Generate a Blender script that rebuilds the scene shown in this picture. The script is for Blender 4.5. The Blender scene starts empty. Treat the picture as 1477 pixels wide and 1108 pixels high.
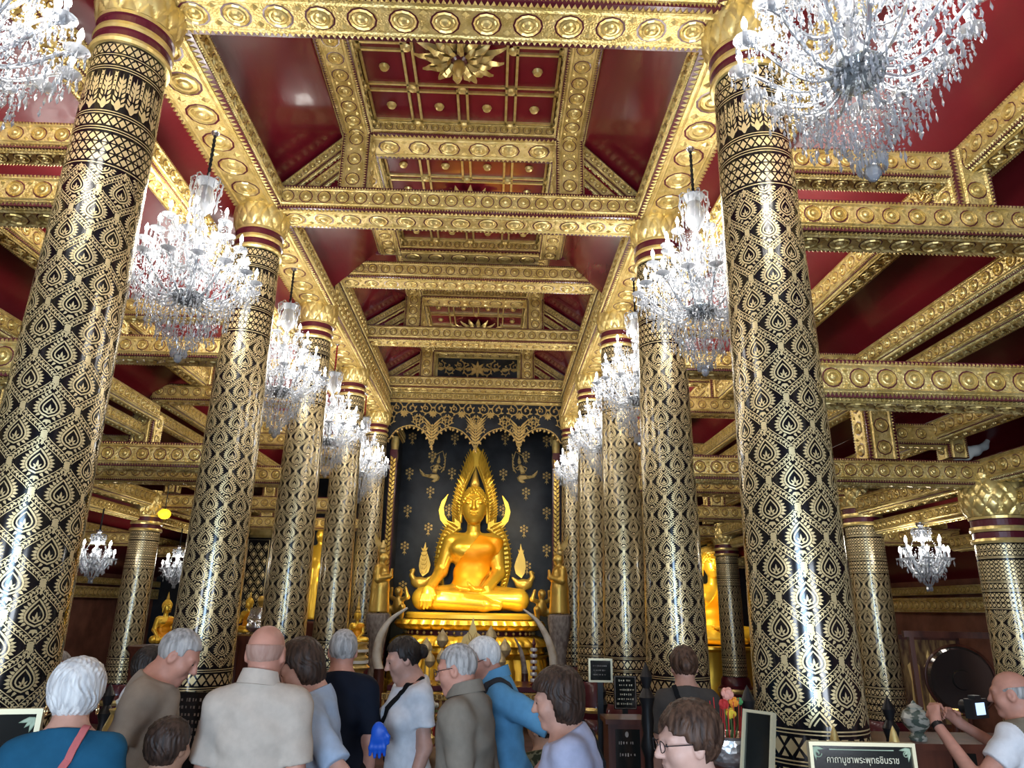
import bpy, math, random
import numpy as np
from mathutils import Vector, Matrix

C = bpy.context.scene.collection
SC = bpy.context.scene
PI = math.pi
R = math.radians
random.seed(7)

# ------------------------------------------------------------------ camera
FPX = 1023.4
CAMP = Vector((0.439, 0.0, 1.82))
YAW, PITCH, ROLL = R(1.366), R(17.492), R(1.038)
def _cam_axes():
    f = Vector((math.sin(YAW) * math.cos(PITCH), math.cos(YAW) * math.cos(PITCH), math.sin(PITCH)))
    r = Vector((math.cos(YAW), -math.sin(YAW), 0))
    u = r.cross(f)
    r2 = r * math.cos(ROLL) + u * math.sin(ROLL)
    u2 = -r * math.sin(ROLL) + u * math.cos(ROLL)
    return r2, u2, f
_r, _u, _f = _cam_axes()
cd = bpy.data.cameras.new('camera')
cd.sensor_fit = 'HORIZONTAL'; cd.sensor_width = 36.0; cd.lens = 36.0 * FPX / 1477.0
cd.clip_start = 0.05; cd.clip_end = 200
cam = bpy.data.objects.new('camera', cd); C.objects.link(cam)
cam.matrix_world = Matrix(((_r.x, _u.x, -_f.x, CAMP.x), (_r.y, _u.y, -_f.y, CAMP.y), (_r.z, _u.z, -_f.z, CAMP.z), (0, 0, 0, 1)))
SC.camera = cam

# ------------------------------------------------------------------ world, daylight through the doors, exposure
w = bpy.data.worlds.new('world'); SC.world = w; w.use_nodes = True
bg = w.node_tree.nodes['Background']
bg.inputs[0].default_value = (0.75, 0.82, 1.0, 1); bg.inputs[1].default_value = 0.30
vs = SC.view_settings
vs.view_transform = 'Standard'; vs.look = 'None'; vs.gamma = 1.0; vs.use_curve_mapping = False
vs.exposure = 0.35
SC.cycles.max_bounces = 8; SC.cycles.diffuse_bounces = 3; SC.cycles.glossy_bounces = 3
SC.cycles.transmission_bounces = 6; SC.cycles.transparent_max_bounces = 8
SC.cycles.caustics_reflective = False; SC.cycles.caustics_refractive = False
SC.cycles.sample_clamp_indirect = 4.0
SC.cycles.use_denoising = True

def area(name, loc, target, sx, sy, power, col):
    l = bpy.data.lights.new(name, 'AREA'); l.shape = 'RECTANGLE'; l.size = sx; l.size_y = sy
    l.energy = power; l.color = col
    o = bpy.data.objects.new(name, l); C.objects.link(o); o.location = loc
    o.rotation_euler = (Vector(target) - Vector(loc)).to_track_quat('-Z', 'Y').to_euler()
    return o
def spot(name, loc, target, power, col, ang=60, rad=0.08):
    l = bpy.data.lights.new(name, 'SPOT'); l.energy = power; l.color = col
    l.spot_size = R(ang); l.spot_blend = 0.6; l.shadow_soft_size = rad
    o = bpy.data.objects.new(name, l); C.objects.link(o); o.location = loc
    o.rotation_euler = (Vector(target) - Vector(loc)).to_track_quat('-Z', 'Y').to_euler()
    return o
# daylight from the three doorways of the front wall behind the camera
area('daylight_main_door', (0.0, -4.6, 1.9), (0.2, 6, 1.9), 1.5, 2.8, 330, (0.52, 0.74, 1.0))
area('daylight_left_door', (-4.0, -4.6, 1.5), (-3.0, 6, 2.6), 1.6, 2.6, 190, (0.82, 0.9, 1.0))
area('daylight_right_door', (4.0, -4.6, 1.5), (3.0, 6, 2.6), 1.6, 2.6, 190, (0.82, 0.9, 1.0))
# warm spot lamps on the images
spot('altar_spot_left', (-1.3, 13.2, 5.6), (0.0, 17.1, 3.0), 280, (1.0, 0.80, 0.42), 50)
spot('altar_spot_right', (1.3, 13.2, 5.6), (0.0, 17.1, 3.0), 280, (1.0, 0.80, 0.42), 50)
spot('pedestal_spot_left', (-1.1, 15.3, 2.3), (-0.2, 17.0, 1.3), 75, (1.0, 0.82, 0.35), 100)
spot('pedestal_spot_right', (1.1, 15.3, 2.3), (0.2, 17.0, 1.3), 75, (1.0, 0.82, 0.35), 100)

# ------------------------------------------------------------------ mesh helpers
class MB:
    def __init__(s): s.v = []; s.f = []; s.m = []
    def add(s, vs, fs, m=0):
        b = len(s.v); s.v.extend(vs)
        for f in fs: s.f.append([b + i for i in f]); s.m.append(m)
    def box(s, a, b, m=0):
        x0, y0, z0 = a; x1, y1, z1 = b
        s.add([(x0, y0, z0), (x1, y0, z0), (x1, y1, z0), (x0, y1, z0), (x0, y0, z1), (x1, y0, z1), (x1, y1, z1), (x0, y1, z1)],
              [(0, 3, 2, 1), (4, 5, 6, 7), (0, 1, 5, 4), (1, 2, 6, 5), (2, 3, 7, 6), (3, 0, 4, 7)], m)
    def bar(s, p, q, wd, ht, m=0, up=(0, 0, 1)):
        p = Vector(p); q = Vector(q); d = (q - p).normalized(); u = Vector(up)
        sd = d.cross(u).normalized(); u = sd.cross(d).normalized()
        vs_ = []
        for c in (p, q):
            for a, b in ((-1, -1), (1, -1), (1, 1), (-1, 1)):
                vs_.append(tuple(c + sd * (a * wd / 2) + u * (b * ht / 2)))
        s.add(vs_, [(0, 1, 2, 3), (7, 6, 5, 4), (0, 4, 5, 1), (1, 5, 6, 2), (2, 6, 7, 3), (3, 7, 4, 0)], m)
    def tube(s, path, rad, n=8, m=0, cap=True):
        path = [Vector(p) for p in path]
        if not hasattr(rad, '__len__'): rad = [rad] * len(path)
        rings = []; prev = None
        for i, p in enumerate(path):
            d = (path[min(i + 1, len(path) - 1)] - path[max(i - 1, 0)]).normalized()
            if prev is None:
                a = Vector((0, 0, 1)) if abs(d.z) < .9 else Vector((1, 0, 0))
                x = d.cross(a).normalized()
            else:
                x = (prev - d * prev.dot(d)).normalized()
            prev = x; y = d.cross(x)
            rings.append([tuple(p + (x * math.cos(2 * PI * k / n) + y * math.sin(2 * PI * k / n)) * rad[i]) for k in range(n)])
        vs_ = [v for r_ in rings for v in r_]; fs = []
        for i in range(len(rings) - 1):
            for k in range(n):
                a = i * n + k; b = i * n + (k + 1) % n
                fs.append((a, b, b + n, a + n))
        if cap:
            fs.append(tuple(range(n - 1, -1, -1))); fs.append(tuple(range((len(rings) - 1) * n, len(rings) * n)))
        s.add(vs_, fs, m)
    def lathe(s, prof, n=32, c=(0, 0, 0), m=0, fn=None, sx=1.0, sy=1.0, cap=True):
        vs_ = []
        for i, (r_, z) in enumerate(prof):
            for k in range(n):
                a = 2 * PI * k / n
                rr = r_ * (fn(a, z) if fn else 1)
                vs_.append((c[0] + rr * math.cos(a) * sx, c[1] + rr * math.sin(a) * sy, c[2] + z))
        fs = []
        for i in range(len(prof) - 1):
            mm = m
            for k in range(n):
                a = i * n + k; b = i * n + (k + 1) % n
                fs.append((a, b, b + n, a + n))
        if cap:
            if prof[0][0] > 1e-4: fs.append(tuple(range(n - 1, -1, -1)))
            if prof[-1][0] > 1e-4: fs.append(tuple(range((len(prof) - 1) * n, len(prof) * n)))
        s.add(vs_, fs, m)
    def ball(s, c, r, m=0, nu=10, nv=6):
        if not hasattr(r, '__len__'): r = (r, r, r)
        vs_ = [(c[0], c[1], c[2] - r[2])]; fs = []
        for i in range(1, nv):
            t = -PI / 2 + PI * i / nv
            for k in range(nu):
                a = 2 * PI * k / nu
                vs_.append((c[0] + r[0] * math.cos(t) * math.cos(a), c[1] + r[1] * math.cos(t) * math.sin(a), c[2] + r[2] * math.sin(t)))
        vs_.append((c[0], c[1], c[2] + r[2])); L = len(vs_) - 1
        for k in range(nu):
            fs.append((0, 1 + (k + 1) % nu, 1 + k)); b = 1 + (nv - 2) * nu
            fs.append((L, b + k, b + (k + 1) % nu))
        for i in range(nv - 2):
            for k in range(nu):
                a = 1 + i * nu + k; b = 1 + i * nu + (k + 1) % nu
                fs.append((a, b, b + nu, a + nu))
        s.add(vs_, fs, m)
    def plate(s, pts, o, ex, ey, ez, t0, t1, m=0, ms=None):
        # outline pts (2D, counter clockwise about ez) extruded from t0 to t1 along ez
        o = Vector(o); ex = Vector(ex); ey = Vector(ey); ez = Vector(ez); n = len(pts)
        P = [tuple(o + ex * a + ey * b + ez * t0) for a, b in pts] + [tuple(o + ex * a + ey * b + ez * t1) for a, b in pts]
        s.add(P, [tuple(range(n - 1, -1, -1)), tuple(range(n, 2 * n))], m)
        s.add(P, [(i, (i + 1) % n, n + (i + 1) % n, n + i) for i in range(n)], m if ms is None else ms)
    def mesh(s, name, mats, smooth=False):
        me = bpy.data.meshes.new(name)
        me.from_pydata(s.v, [], s.f)
        for mt in mats: me.materials.append(mt)
        if len(mats) > 1: me.polygons.foreach_set('material_index', s.m)
        if smooth:
            me.polygons.foreach_set('use_smooth', [True] * len(me.polygons))
            if smooth != 'all':
                try: me.set_sharp_from_angle(angle=R(35))
                except Exception: pass
        me.update()
        return me
    def build(s, name, mats, parent=None, smooth=False, loc=None):
        if not isinstance(mats, (list, tuple)): mats = [mats]
        return link(name, s.mesh(name, mats, smooth), parent, loc)

def link(name, me, parent=None, loc=None):
    o = bpy.data.objects.new(name, me); C.objects.link(o)
    if parent is not None: o.parent = parent
    if loc is not None: o.location = loc
    return o
def empty(name, loc=(0, 0, 0), rz=0.0):
    o = bpy.data.objects.new(name, None); C.objects.link(o); o.location = loc; o.rotation_euler = (0, 0, rz)
    o.empty_display_size = 0.1
    return o
def tag(o, label=None, cat=None, group=None, kind=None):
    if label: o['label'] = label
    if cat: o['category'] = cat
    if group: o['group'] = group
    if kind: o['kind'] = kind
    return o
def copy_tree(o, parent=None):
    c = o.copy(); C.objects.link(c)
    if parent is not None: c.parent = parent
    for ch in list(o.children): copy_tree(ch, c)
    return c
def struct(o): o['kind'] = 'structure'; return o

# ------------------------------------------------------------------ materials
def mat(name, col, rough=0.5, metal=0.0, spec=0.5, coat=0.0, trans=0.0, ior=1.45, emit=None, estr=0.0):
    m = bpy.data.materials.new(name); m.use_nodes = True
    b = m.node_tree.nodes['Principled BSDF']
    b.inputs['Base Color'].default_value = (*col, 1); b.inputs['Roughness'].default_value = rough
    b.inputs['Metallic'].default_value = metal; b.inputs['Specular IOR Level'].default_value = spec
    b.inputs['Coat Weight'].default_value = coat; b.inputs['Coat Roughness'].default_value = 0.05
    b.inputs['Transmission Weight'].default_value = trans; b.inputs['IOR'].default_value = ior
    if emit:
        b.inputs['Emission Color'].default_value = (*emit, 1); b.inputs['Emission Strength'].default_value = estr
    return m
def noise_col(m, c1, c2, scale=5, detail=3, coord='Object', stretch=(1, 1, 1), lo=.35, hi=.65):
    nt = m.node_tree; N = nt.nodes; L = nt.links; b = N['Principled BSDF']
    tc = N.new('ShaderNodeTexCoord'); mp = N.new('ShaderNodeMapping'); mp.inputs['Scale'].default_value = stretch
    nz = N.new('ShaderNodeTexNoise'); nz.inputs['Scale'].default_value = scale; nz.inputs['Detail'].default_value = detail
    cr = N.new('ShaderNodeValToRGB'); cr.color_ramp.elements[0].position = lo; cr.color_ramp.elements[1].position = hi
    cr.color_ramp.elements[0].color = (*c1, 1); cr.color_ramp.elements[1].color = (*c2, 1)
    L.new(tc.outputs[coord], mp.inputs[0]); L.new(mp.outputs[0], nz.inputs['Vector']); L.new(nz.outputs['Fac'], cr.inputs[0]); L.new(cr.outputs[0], b.inputs['Base Color'])
    return m
def bump(m, scale=40, strength=0.3, dist=0.01, kind='noise', stretch=(1, 1, 1)):
    nt = m.node_tree; N = nt.nodes; L = nt.links; b = N['Principled BSDF']
    tc = N.new('ShaderNodeTexCoord'); mp = N.new('ShaderNodeMapping'); mp.inputs['Scale'].default_value = stretch
    if kind == 'vor':
        t = N.new('ShaderNodeTexVoronoi'); t.inputs['Scale'].default_value = scale; out = t.outputs['Distance']
    else:
        t = N.new('ShaderNodeTexNoise'); t.inputs['Scale'].default_value = scale; t.inputs['Detail'].default_value = 4; out = t.outputs['Fac']
    bp = N.new('ShaderNodeBump'); bp.inputs['Strength'].default_value = strength; bp.inputs['Distance'].default_value = dist
    L.new(tc.outputs['Object'], mp.inputs[0]); L.new(mp.outputs[0], t.inputs['Vector']); L.new(out, bp.inputs['Height']); L.new(bp.outputs[0], b.inputs['Normal'])
    return m
M = {}
M['gold'] = bump(noise_col(mat('gold_carved', (.74, .55, .20), .40, .55), (.60, .43, .13), (.82, .64, .27), 9), 60, .7, .006, 'vor')
M['gold_boss'] = noise_col(mat('gold_boss', (.76, .58, .22), .33, .58), (.68, .50, .16), (.84, .66, .28), 12)
M['gold_cap'] = noise_col(mat('gold_capital', (.78, .58, .20), .30, .6), (.64, .46, .14), (.86, .68, .28), 7)
M['gold_leaf'] = mat('gold_leaf_on_lacquer', (.80, .64, .34), .32, .45)
M['lacquer'] = mat('black_lacquer', (.006, .006, .008), .16, 0, .55, .25)
M['maroon'] = mat('maroon_paint', (.10, .012, .022), .3, 0, .5, .3)
M['red'] = bump(noise_col(mat('red_lacquer', (.18, .008, .018), .22, 0, .5, .35), (.13, .006, .014), (.22, .012, .022), 1.3, 3, 'Object', (1, .25, 1)), 9, .12, .02, 'noise', (1, .2, 1))
M['red_aisle'] = bump(noise_col(mat('red_aisle_ceiling', (.24, .012, .018), .35, 0, .5, .15), (.13, .006, .011), (.21, .011, .017), 2, 3, 'Object', (1, .2, 1)), 12, .1, .02)
M['buddha'] = bump(mat('gilded_bronze', (.95, .60, .07), .30, .65), 14, .06, .02)
M['buddha_dark'] = mat('old_gilding', (.70, .46, .10), .35, .6)
M['robe'] = mat('gilded_robe', (.95, .36, .008), .45, .3)
M['black_wall'] = noise_col(mat('black_lacquer_wall', (.012, .013, .017), .35, 0, .4), (.007, .008, .011), (.028, .031, .038), 2.2, 4)
M['gold_paint'] = mat('gold_painted_relief', (.74, .50, .17), .4, .4)
M['wood_dark'] = noise_col(mat('dark_wood', (.10, .03, .018), .35, 0, .5, .2), (.06, .016, .010), (.15, .045, .025), 6, 4, 'Object', (1, 1, .15))
M['plaster'] = noise_col(mat('brown_wall', (.20, .075, .045), .7), (.14, .05, .03), (.26, .10, .06), 2.5, 4)
M['floor'] = noise_col(mat('floor_carpet', (.10, .05, .045), .8), (.07, .035, .03), (.13, .065, .055), 3, 4)
M['white_metal'] = mat('white_metal', (.8, .8, .82), .3, .3)
M['black'] = mat('black_paint', (.01, .01, .011), .4)
M['cream'] = mat('cream_letters', (.78, .72, .52), .5)
M['ivory'] = noise_col(mat('ivory', (.78, .70, .56), .35), (.66, .56, .42), (.86, .80, .68), 6)
M['stone'] = bump(noise_col(mat('grey_stone', (.34, .29, .25), .7), (.22, .18, .16), (.46, .40, .34), 14), 30, .5, .01)
M['silver'] = bump(mat('silver', (.75, .75, .74), .25, .9), 40, .5, .006, 'vor')

def crystal_mat():
    m = bpy.data.materials.new('crystal'); m.use_nodes = True
    nt = m.node_tree; N = nt.nodes; L = nt.links; b = N['Principled BSDF']
    b.inputs['Base Color'].default_value = (.80, .84, .90, 1); b.inputs['Roughness'].default_value = .03
    b.inputs['Transmission Weight'].default_value = .70; b.inputs['IOR'].default_value = 1.55
    b.inputs['Specular IOR Level'].default_value = .9
    t = N.new('ShaderNodeBsdfTranslucent'); t.inputs['Color'].default_value = (.95, .97, 1, 1)
    mx = N.new('ShaderNodeMixShader'); mx.inputs[0].default_value = .12
    L.new(b.outputs[0], mx.inputs[1]); L.new(t.outputs[0], mx.inputs[2]); L.new(mx.outputs[0], N['Material Output'].inputs['Surface'])
    return m
M['crystal'] = crystal_mat()
M['glass_arm'] = mat('glass_arm', (.74, .79, .86), .05, 0, .8, 0, .65, 1.5)
M['glass_bowl'] = mat('dark_glass_bowl', (.45, .50, .52), .06, .2, .8, 0, .6, 1.5)
M['bulb'] = mat('lit_bulb', (1, 1, 1), .3, emit=(1.0, .96, .90), estr=14)
M['bulb'].cycles.emission_sampling = 'NONE'
M['candle'] = mat('white_candle_tube', (.85, .86, .88), .4)
M['sleeve_black'] = bump(mat('black_fabric_sleeve', (.012, .011, .012), .9), 90, .6, .02)
M['sleeve_red'] = bump(mat('red_fabric_sleeve', (.35, .012, .02), .8), 90, .6, .02)
M['chrome'] = mat('chrome', (.7, .7, .72), .15, .9)
# ------------------------------------------------------------------ lacquered columns
def leaf2(x, y, a, ln, wd):
    """pointed leaf in the unrolled plane, base at (x, y), pointing along angle a"""
    c, s_ = math.cos(a), math.sin(a)
    pts = [(0, -.12 * wd), (.35 * ln, -.5 * wd), (.7 * ln, -.3 * wd), (ln, 0), (.7 * ln, .3 * wd), (.35 * ln, .5 * wd), (0, .12 * wd)]
    return [(x + c * p - s_ * q, y + s_ * p + c * q) for p, q in pts]
def flame2(x, y, a, ln, wd):
    """flame tongue with a broad base, grown onto the rim of the bud"""
    c, s_ = math.cos(a), math.sin(a)
    pts = [(-.1 * ln, -.5 * wd), (.35 * ln, -.5 * wd), (.7 * ln, -.22 * wd), (ln, .12 * wd), (.62 * ln, .3 * wd), (.3 * ln, .48 * wd), (-.1 * ln, .42 * wd)]
    return [(x + c * p - s_ * q, y + s_ * p + c * q) for p, q in pts]
def stroke2(pts, wd, closed=False):
    out = []; n = len(pts); nr = []
    for i in range(n):
        if closed: a, b = pts[i - 1], pts[(i + 1) % n]
        else: a, b = pts[max(i - 1, 0)], pts[min(i + 1, n - 1)]
        dx, dy = b[0] - a[0], b[1] - a[1]; l = math.hypot(dx, dy) or 1
        nr.append((-dy / l, dx / l))
    for i in range(n if closed else n - 1):
        j = (i + 1) % n
        out.append([(pts[i][0] - nr[i][0] * wd / 2, pts[i][1] - nr[i][1] * wd / 2), (pts[j][0] - nr[j][0] * wd / 2, pts[j][1] - nr[j][1] * wd / 2),
                    (pts[j][0] + nr[j][0] * wd / 2, pts[j][1] + nr[j][1] * wd / 2), (pts[i][0] + nr[i][0] * wd / 2, pts[i][1] + nr[i][1] * wd / 2)])
    return out
def pear(cw, y0, y1, sc, n=9):
    """outline of the flame bud: half widths from the round bottom to the pointed top"""
    cy = y0 + (y1 - y0) * .38
    pts = []
    for side in (1, -1):
        rng = range(n + 1) if side == 1 else range(n - 1, 0, -1)
        for i in rng:
            s_ = i / n
            h = cw * math.sin(PI * s_ ** .70)
            pts.append((side * h * sc, cy + (y0 + (y1 - y0) * s_ - cy) * sc))
    return pts
def lattice_cell(W, H):
    P = []
    q = W / .283; qh = H / .35
    cw = .083 * q; y0 = -.096 * qh; y1 = .138 * qh
    # rim of flame leaves round the bud
    n = 10
    for side in (1, -1):
        for i in range(n):
            s_ = .06 + .84 * i / (n - 1)
            h = cw * math.sin(PI * s_ ** .70) * .74; y = y0 + (y1 - y0) * s_
            yy = y0 + (y1 - y0) * .38 + (y - (y0 + (y1 - y0) * .38)) * .78
            ang = R(-62 + 140 * s_)
            a = ang if side == 1 else PI - ang
            P.append(flame2(side * h, yy, a, .022 * q, .0150 * q) if side == 1 else [(-px_, py_) for px_, py_ in flame2(h, yy, ang, .022 * q, .0150 * q)])
    P.append(leaf2(0, y1 * .80, PI / 2, .036 * q, .016 * q))
    P += stroke2(pear(cw, y0, y1, .64), .0095 * q, True)
    P += stroke2(pear(cw, y0, y1, .42, 7), .0075 * q, True)
    cyb = y0 + (y1 - y0) * .36
    P.append(leaf2(0, cyb - .012 * qh, PI / 2, .040 * qh, .013 * q))
    for sg in (1, -1):
        P.append(leaf2(sg * .004 * q, cyb - .014 * qh, PI / 2 - sg * .75, .024 * q, .010 * q)); P.append(leaf2(sg * .004 * q, cyb - .017 * qh, PI / 2 - sg * 1.7, .016 * q, .009 * q))
    for a in (-90, -40, -140): P.append(leaf2(0, y0 * .86, R(a), .030 * q, .017 * q))
    # vine bands on two of the four edges (the neighbours bring the others)
    def edge(s_): return .5 * W * (.12 * s_ + .88 * (3 * s_ * s_ - 2 * s_ ** 3))
    for sx in (1, -1):
        pts = [(sx * edge(i / 14), H / 2 * (1 - i / 14)) for i in range(15)]
        for sgn in (1, -1):
            pp = pts if sgn == 1 else [(x, -y) for x, y in pts]
            if sgn == -1: continue
            P += stroke2(pp[1:-1], .0045 * q)
            for off in (-.0175, .0175):      # smooth edges of the vine band
                ed = []
                for i in range(2, 13):
                    dx, dy = pp[i + 1][0] - pp[i - 1][0], pp[i + 1][1] - pp[i - 1][1]; l_ = math.hypot(dx, dy)
                    ed.append((pp[i][0] - dy / l_ * off * q, pp[i][1] + dx / l_ * off * q))
                P += stroke2(ed, .0045 * q)
            for i in range(1, 14):
                x, y = pp[i]; dx, dy = pp[i + 1][0] - pp[i - 1][0], pp[i + 1][1] - pp[i - 1][1]
                a = math.atan2(dy, dx); sd = 1 if i % 2 else -1
                P.append(leaf2(x, y, a + sd * .80, .0195 * q, .0095 * q))
                P.append(leaf2(x, y, a - sd * .95, .013 * q, .0075 * q))
    # crossing flower
    for k in range(4): P.append(leaf2(0, H / 2, R(90 * k + 45), .026 * q, .018 * q))
    for k in range(4): P.append(leaf2(0, H / 2, R(90 * k), .020 * q, .010 * q))
    return P

def shaft_mesh(name, rad, z0, zl0, zl1, z1, ncell, rows, petals=True):
    """black shaft with the gold leaf drawn on it. rad(z) is the radius"""
    mb = MB()
    nz = 14
    mb.lathe([(rad(z0 + (z1 - z0) * i / nz), z0 + (z1 - z0) * i / nz) for i in range(nz + 1)], 48, m=0)
    rr = rad((zl0 + zl1) / 2); W = 2 * PI * rr / ncell; H = (zl1 - zl0) / rows
    def put(poly, ox=0, oz=0):
        ar = sum(poly[i - 1][0] * poly[i][1] - poly[i][0] * poly[i - 1][1] for i in range(len(poly)))
        if ar < 0: poly = poly[::-1]
        vs_ = []
        for x, z in poly:
            a = (x + ox) / rr; zz = z + oz; r_ = rad(zz) + .0022
            vs_.append((r_ * math.cos(a), r_ * math.sin(a), zz))
        mb.add(vs_, [tuple(range(len(poly)))], 1)
    cell = lattice_cell(W, H)
    for j in range(2 * rows + 1):
        cz = zl0 + j * H / 2
        for i in range(ncell):
            ox = (i + (.5 if j % 2 else 0)) * W
            for p in cell:
                if all(zl0 - .001 <= z + cz <= zl1 + .001 for x, z in p): put(p, ox, cz)
    def ring(z, wd):
        n = 48
        for k in range(n):
            a0, a1 = 2 * PI * rr * k / n, 2 * PI * rr * (k + 1) / n
            put([(a0, z), (a1, z), (a1, z + wd), (a0, z + wd)])
    def diamonds(za, zb, n, fill=.8, half=False):
        w_ = 2 * PI * rr / n; h_ = zb - za; zc = (za + zb) / 2
        for k in range(n):
            x = k * w_
            put([(x - w_ * .42, zc), (x, zc - h_ / 2 * fill), (x + w_ * .42, zc), (x, zc + h_ / 2 * fill)])
            for sg in (1, -1):
                put([(x + w_ / 2 - w_ * .26, zc + sg * h_ * .46), (x + w_ / 2, zc + sg * h_ * .14), (x + w_ / 2 + w_ * .26, zc + sg * h_ * .46)])
    nd = ncell * 5
    # bands above the lattice
    T = z1 - zl1
    def at(f): return zl1 + T * f
    ring(at(.01), .007)
    for k in range(3): diamonds(at(.03 + .075 * k), at(.10 + .075 * k), nd)
    ring(at(.27), .006); ring(at(.29), .006)
    diamonds(at(.31), at(.39), nd); ring(at(.40), .006); ring(at(.42), .006)
    if petals:
        n = ncell * 3; w_ = 2 * PI * rr / n; zb = at(.44); hh = T * .32
        for k in range(n):
            x = k * w_
            put(leaf2(x, zb, PI / 2, hh * .30, w_ * .5)); put(leaf2(x, zb + hh * .34, PI / 2, hh * .62, w_ * .2))
            for q in range(6):
                zz = zb + hh * (.10 + .12 * q); wd = w_ * (.46 - .055 * q)
                for sg in (1, -1): put(leaf2(x + sg * wd * .5, zz, PI / 2 - sg * (.5 - .05 * q), hh * .16, w_ * .20))
            x += w_ / 2
            for q in range(4):
                zz = zb + hh * (.50 + .12 * q)
                for sg in (1, -1): put(leaf2(x + sg * w_ * .10, zz, PI / 2 + sg * .5, hh * .14, w_ * .18))
    else:
        for k in range(5): diamonds(at(.44 + .06 * k), at(.50 + .06 * k), nd)
    ring(at(.77), .006); ring(at(.79), .006); diamonds(at(.81), at(.88), nd); ring(at(.89), .006); diamonds(at(.905), at(.985), nd)
    # bands below the lattice
    B = zl0 - z0
    def ab(f): return zl0 - B * f
    ring(ab(.03), .007); ring(ab(.06), .006); diamonds(ab(.26), ab(.08), ncell * 4); ring(ab(.29), .007); ring(ab(.32), .006)
    for k in range(2): diamonds(ab(.52 + .2 * k), ab(.34 + .2 * k), ncell * 4)
    ring(ab(.76), .008); ring(ab(.80), .006); diamonds(ab(.97), ab(.82), ncell * 5)
    return mb.mesh(name, [M['lacquer'], M['gold_leaf']], True)

def collar_mesh(r0):
    mb = MB()
    prof = [(r0 - .01, 0, 1), (r0 + .022, .0, 1), (r0 + .030, .022, 1), (r0 + .022, .048, 1), (r0 + .006, .052, 0), (r0 + .006, .105, 0), (r0 + .020, .112, 1),
            (r0 + .026, .135, 1), (r0 + .020, .165, 1), (r0 + .006, .17, 0), (r0 + .006, .23, 0), (r0 + .020, .236, 1), (r0 + .022, .262, 1), (r0 - .01, .268, 1)]
    for i in range(len(prof) - 1):
        a, b = prof[i], prof[i + 1]
        mb.lathe([(a[0], a[1]), (b[0], b[1])], 48, m=1 if (a[2] and b[2]) else 0, cap=False)
    return mb.mesh('collar', [M['maroon'], M['gold_boss']], False)
def capital_mesh(r0, H):
    """bulging lotus capital, overlapping pointed scales pressed into the gold"""
    mb = MB(); nu = 120; nv = 40; vs_ = []
    def base(t):
        return r0 * (.98 + .22 * math.sin(PI * min(1, t * 1.05 + .08)) ** .8 + .05 * t) 
    npet = 14
    for j in range(nv + 1):
        t = j / nv
        for i in range(nu):
            a = 2 * PI * i / nu
            u = a * npet / (2 * PI); v = t * 4.2
            # diamond lattice pillow
            p = (u + v * .5) % 1.0; q = (u - v * .5) % 1.0
            pil = min(p, 1 - p, q, 1 - q) * 2
            r_ = base(t) + .020 * min(1, pil * 2.2) ** .6 - .008
            vs_.append((r_ * math.cos(a), r_ * math.sin(a), t * H))
    fs = []
    for j in range(nv):
        for i in range(nu):
            a = j * nu + i; b = j * nu + (i + 1) % nu
            fs.append((a, b, b + nu, a + nu))
    fs.append(tuple(range(nu - 1, -1, -1))); fs.append(tuple(range(nv * nu, nv * nu + nu)))
    mb.add(vs_, fs, 0)
    # fringe of turned-out petals at the bottom
    n = 14
    for k in range(n):
        a = 2 * PI * (k + .5) / n
        e = Vector((math.cos(a), math.sin(a), 0)); tn = Vector((-math.sin(a), math.cos(a), 0))
        wd = r0 * .23
        rows_ = [(0.0, .95, 1.02), (.05, 1.0, 1.08), (.10, .8, 1.15), (.15, .42, 1.22), (.185, .03, 1.20)]
        P = []
        for z, ww, rf in rows_:
            for s_ in (-1, 0, 1):
                pt = e * (r0 * rf + (.014 if s_ == 0 else 0)) + tn * (s_ * wd * ww) + Vector((0, 0, z * H / .42))
                P.append(tuple(pt))
        mb.add(P, [(3 * i + c, 3 * i + c + 1, 3 * i + c + 4, 3 * i + c + 3) for i in range(4) for c in (0, 1)], 0)
    return mb.mesh('capital', [M['gold_cap']], True)
def base_mesh(r0, h):
    mb = MB()
    mb.lathe([(r0 + .12, 0), (r0 + .12, .10), (r0 + .08, .16), (r0 + .10, .24), (r0 + .10, .34), (r0 + .05, h * .72), (r0 + .04, h - .05), (r0 + .012, h)], 48, m=0)
    mb.lathe([(r0 + .105, .25), (r0 + .12, .29), (r0 + .105, .33)], 48, m=1, cap=False)
    return mb.mesh('base', [M['maroon'], M['gold_boss']], True)

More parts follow.
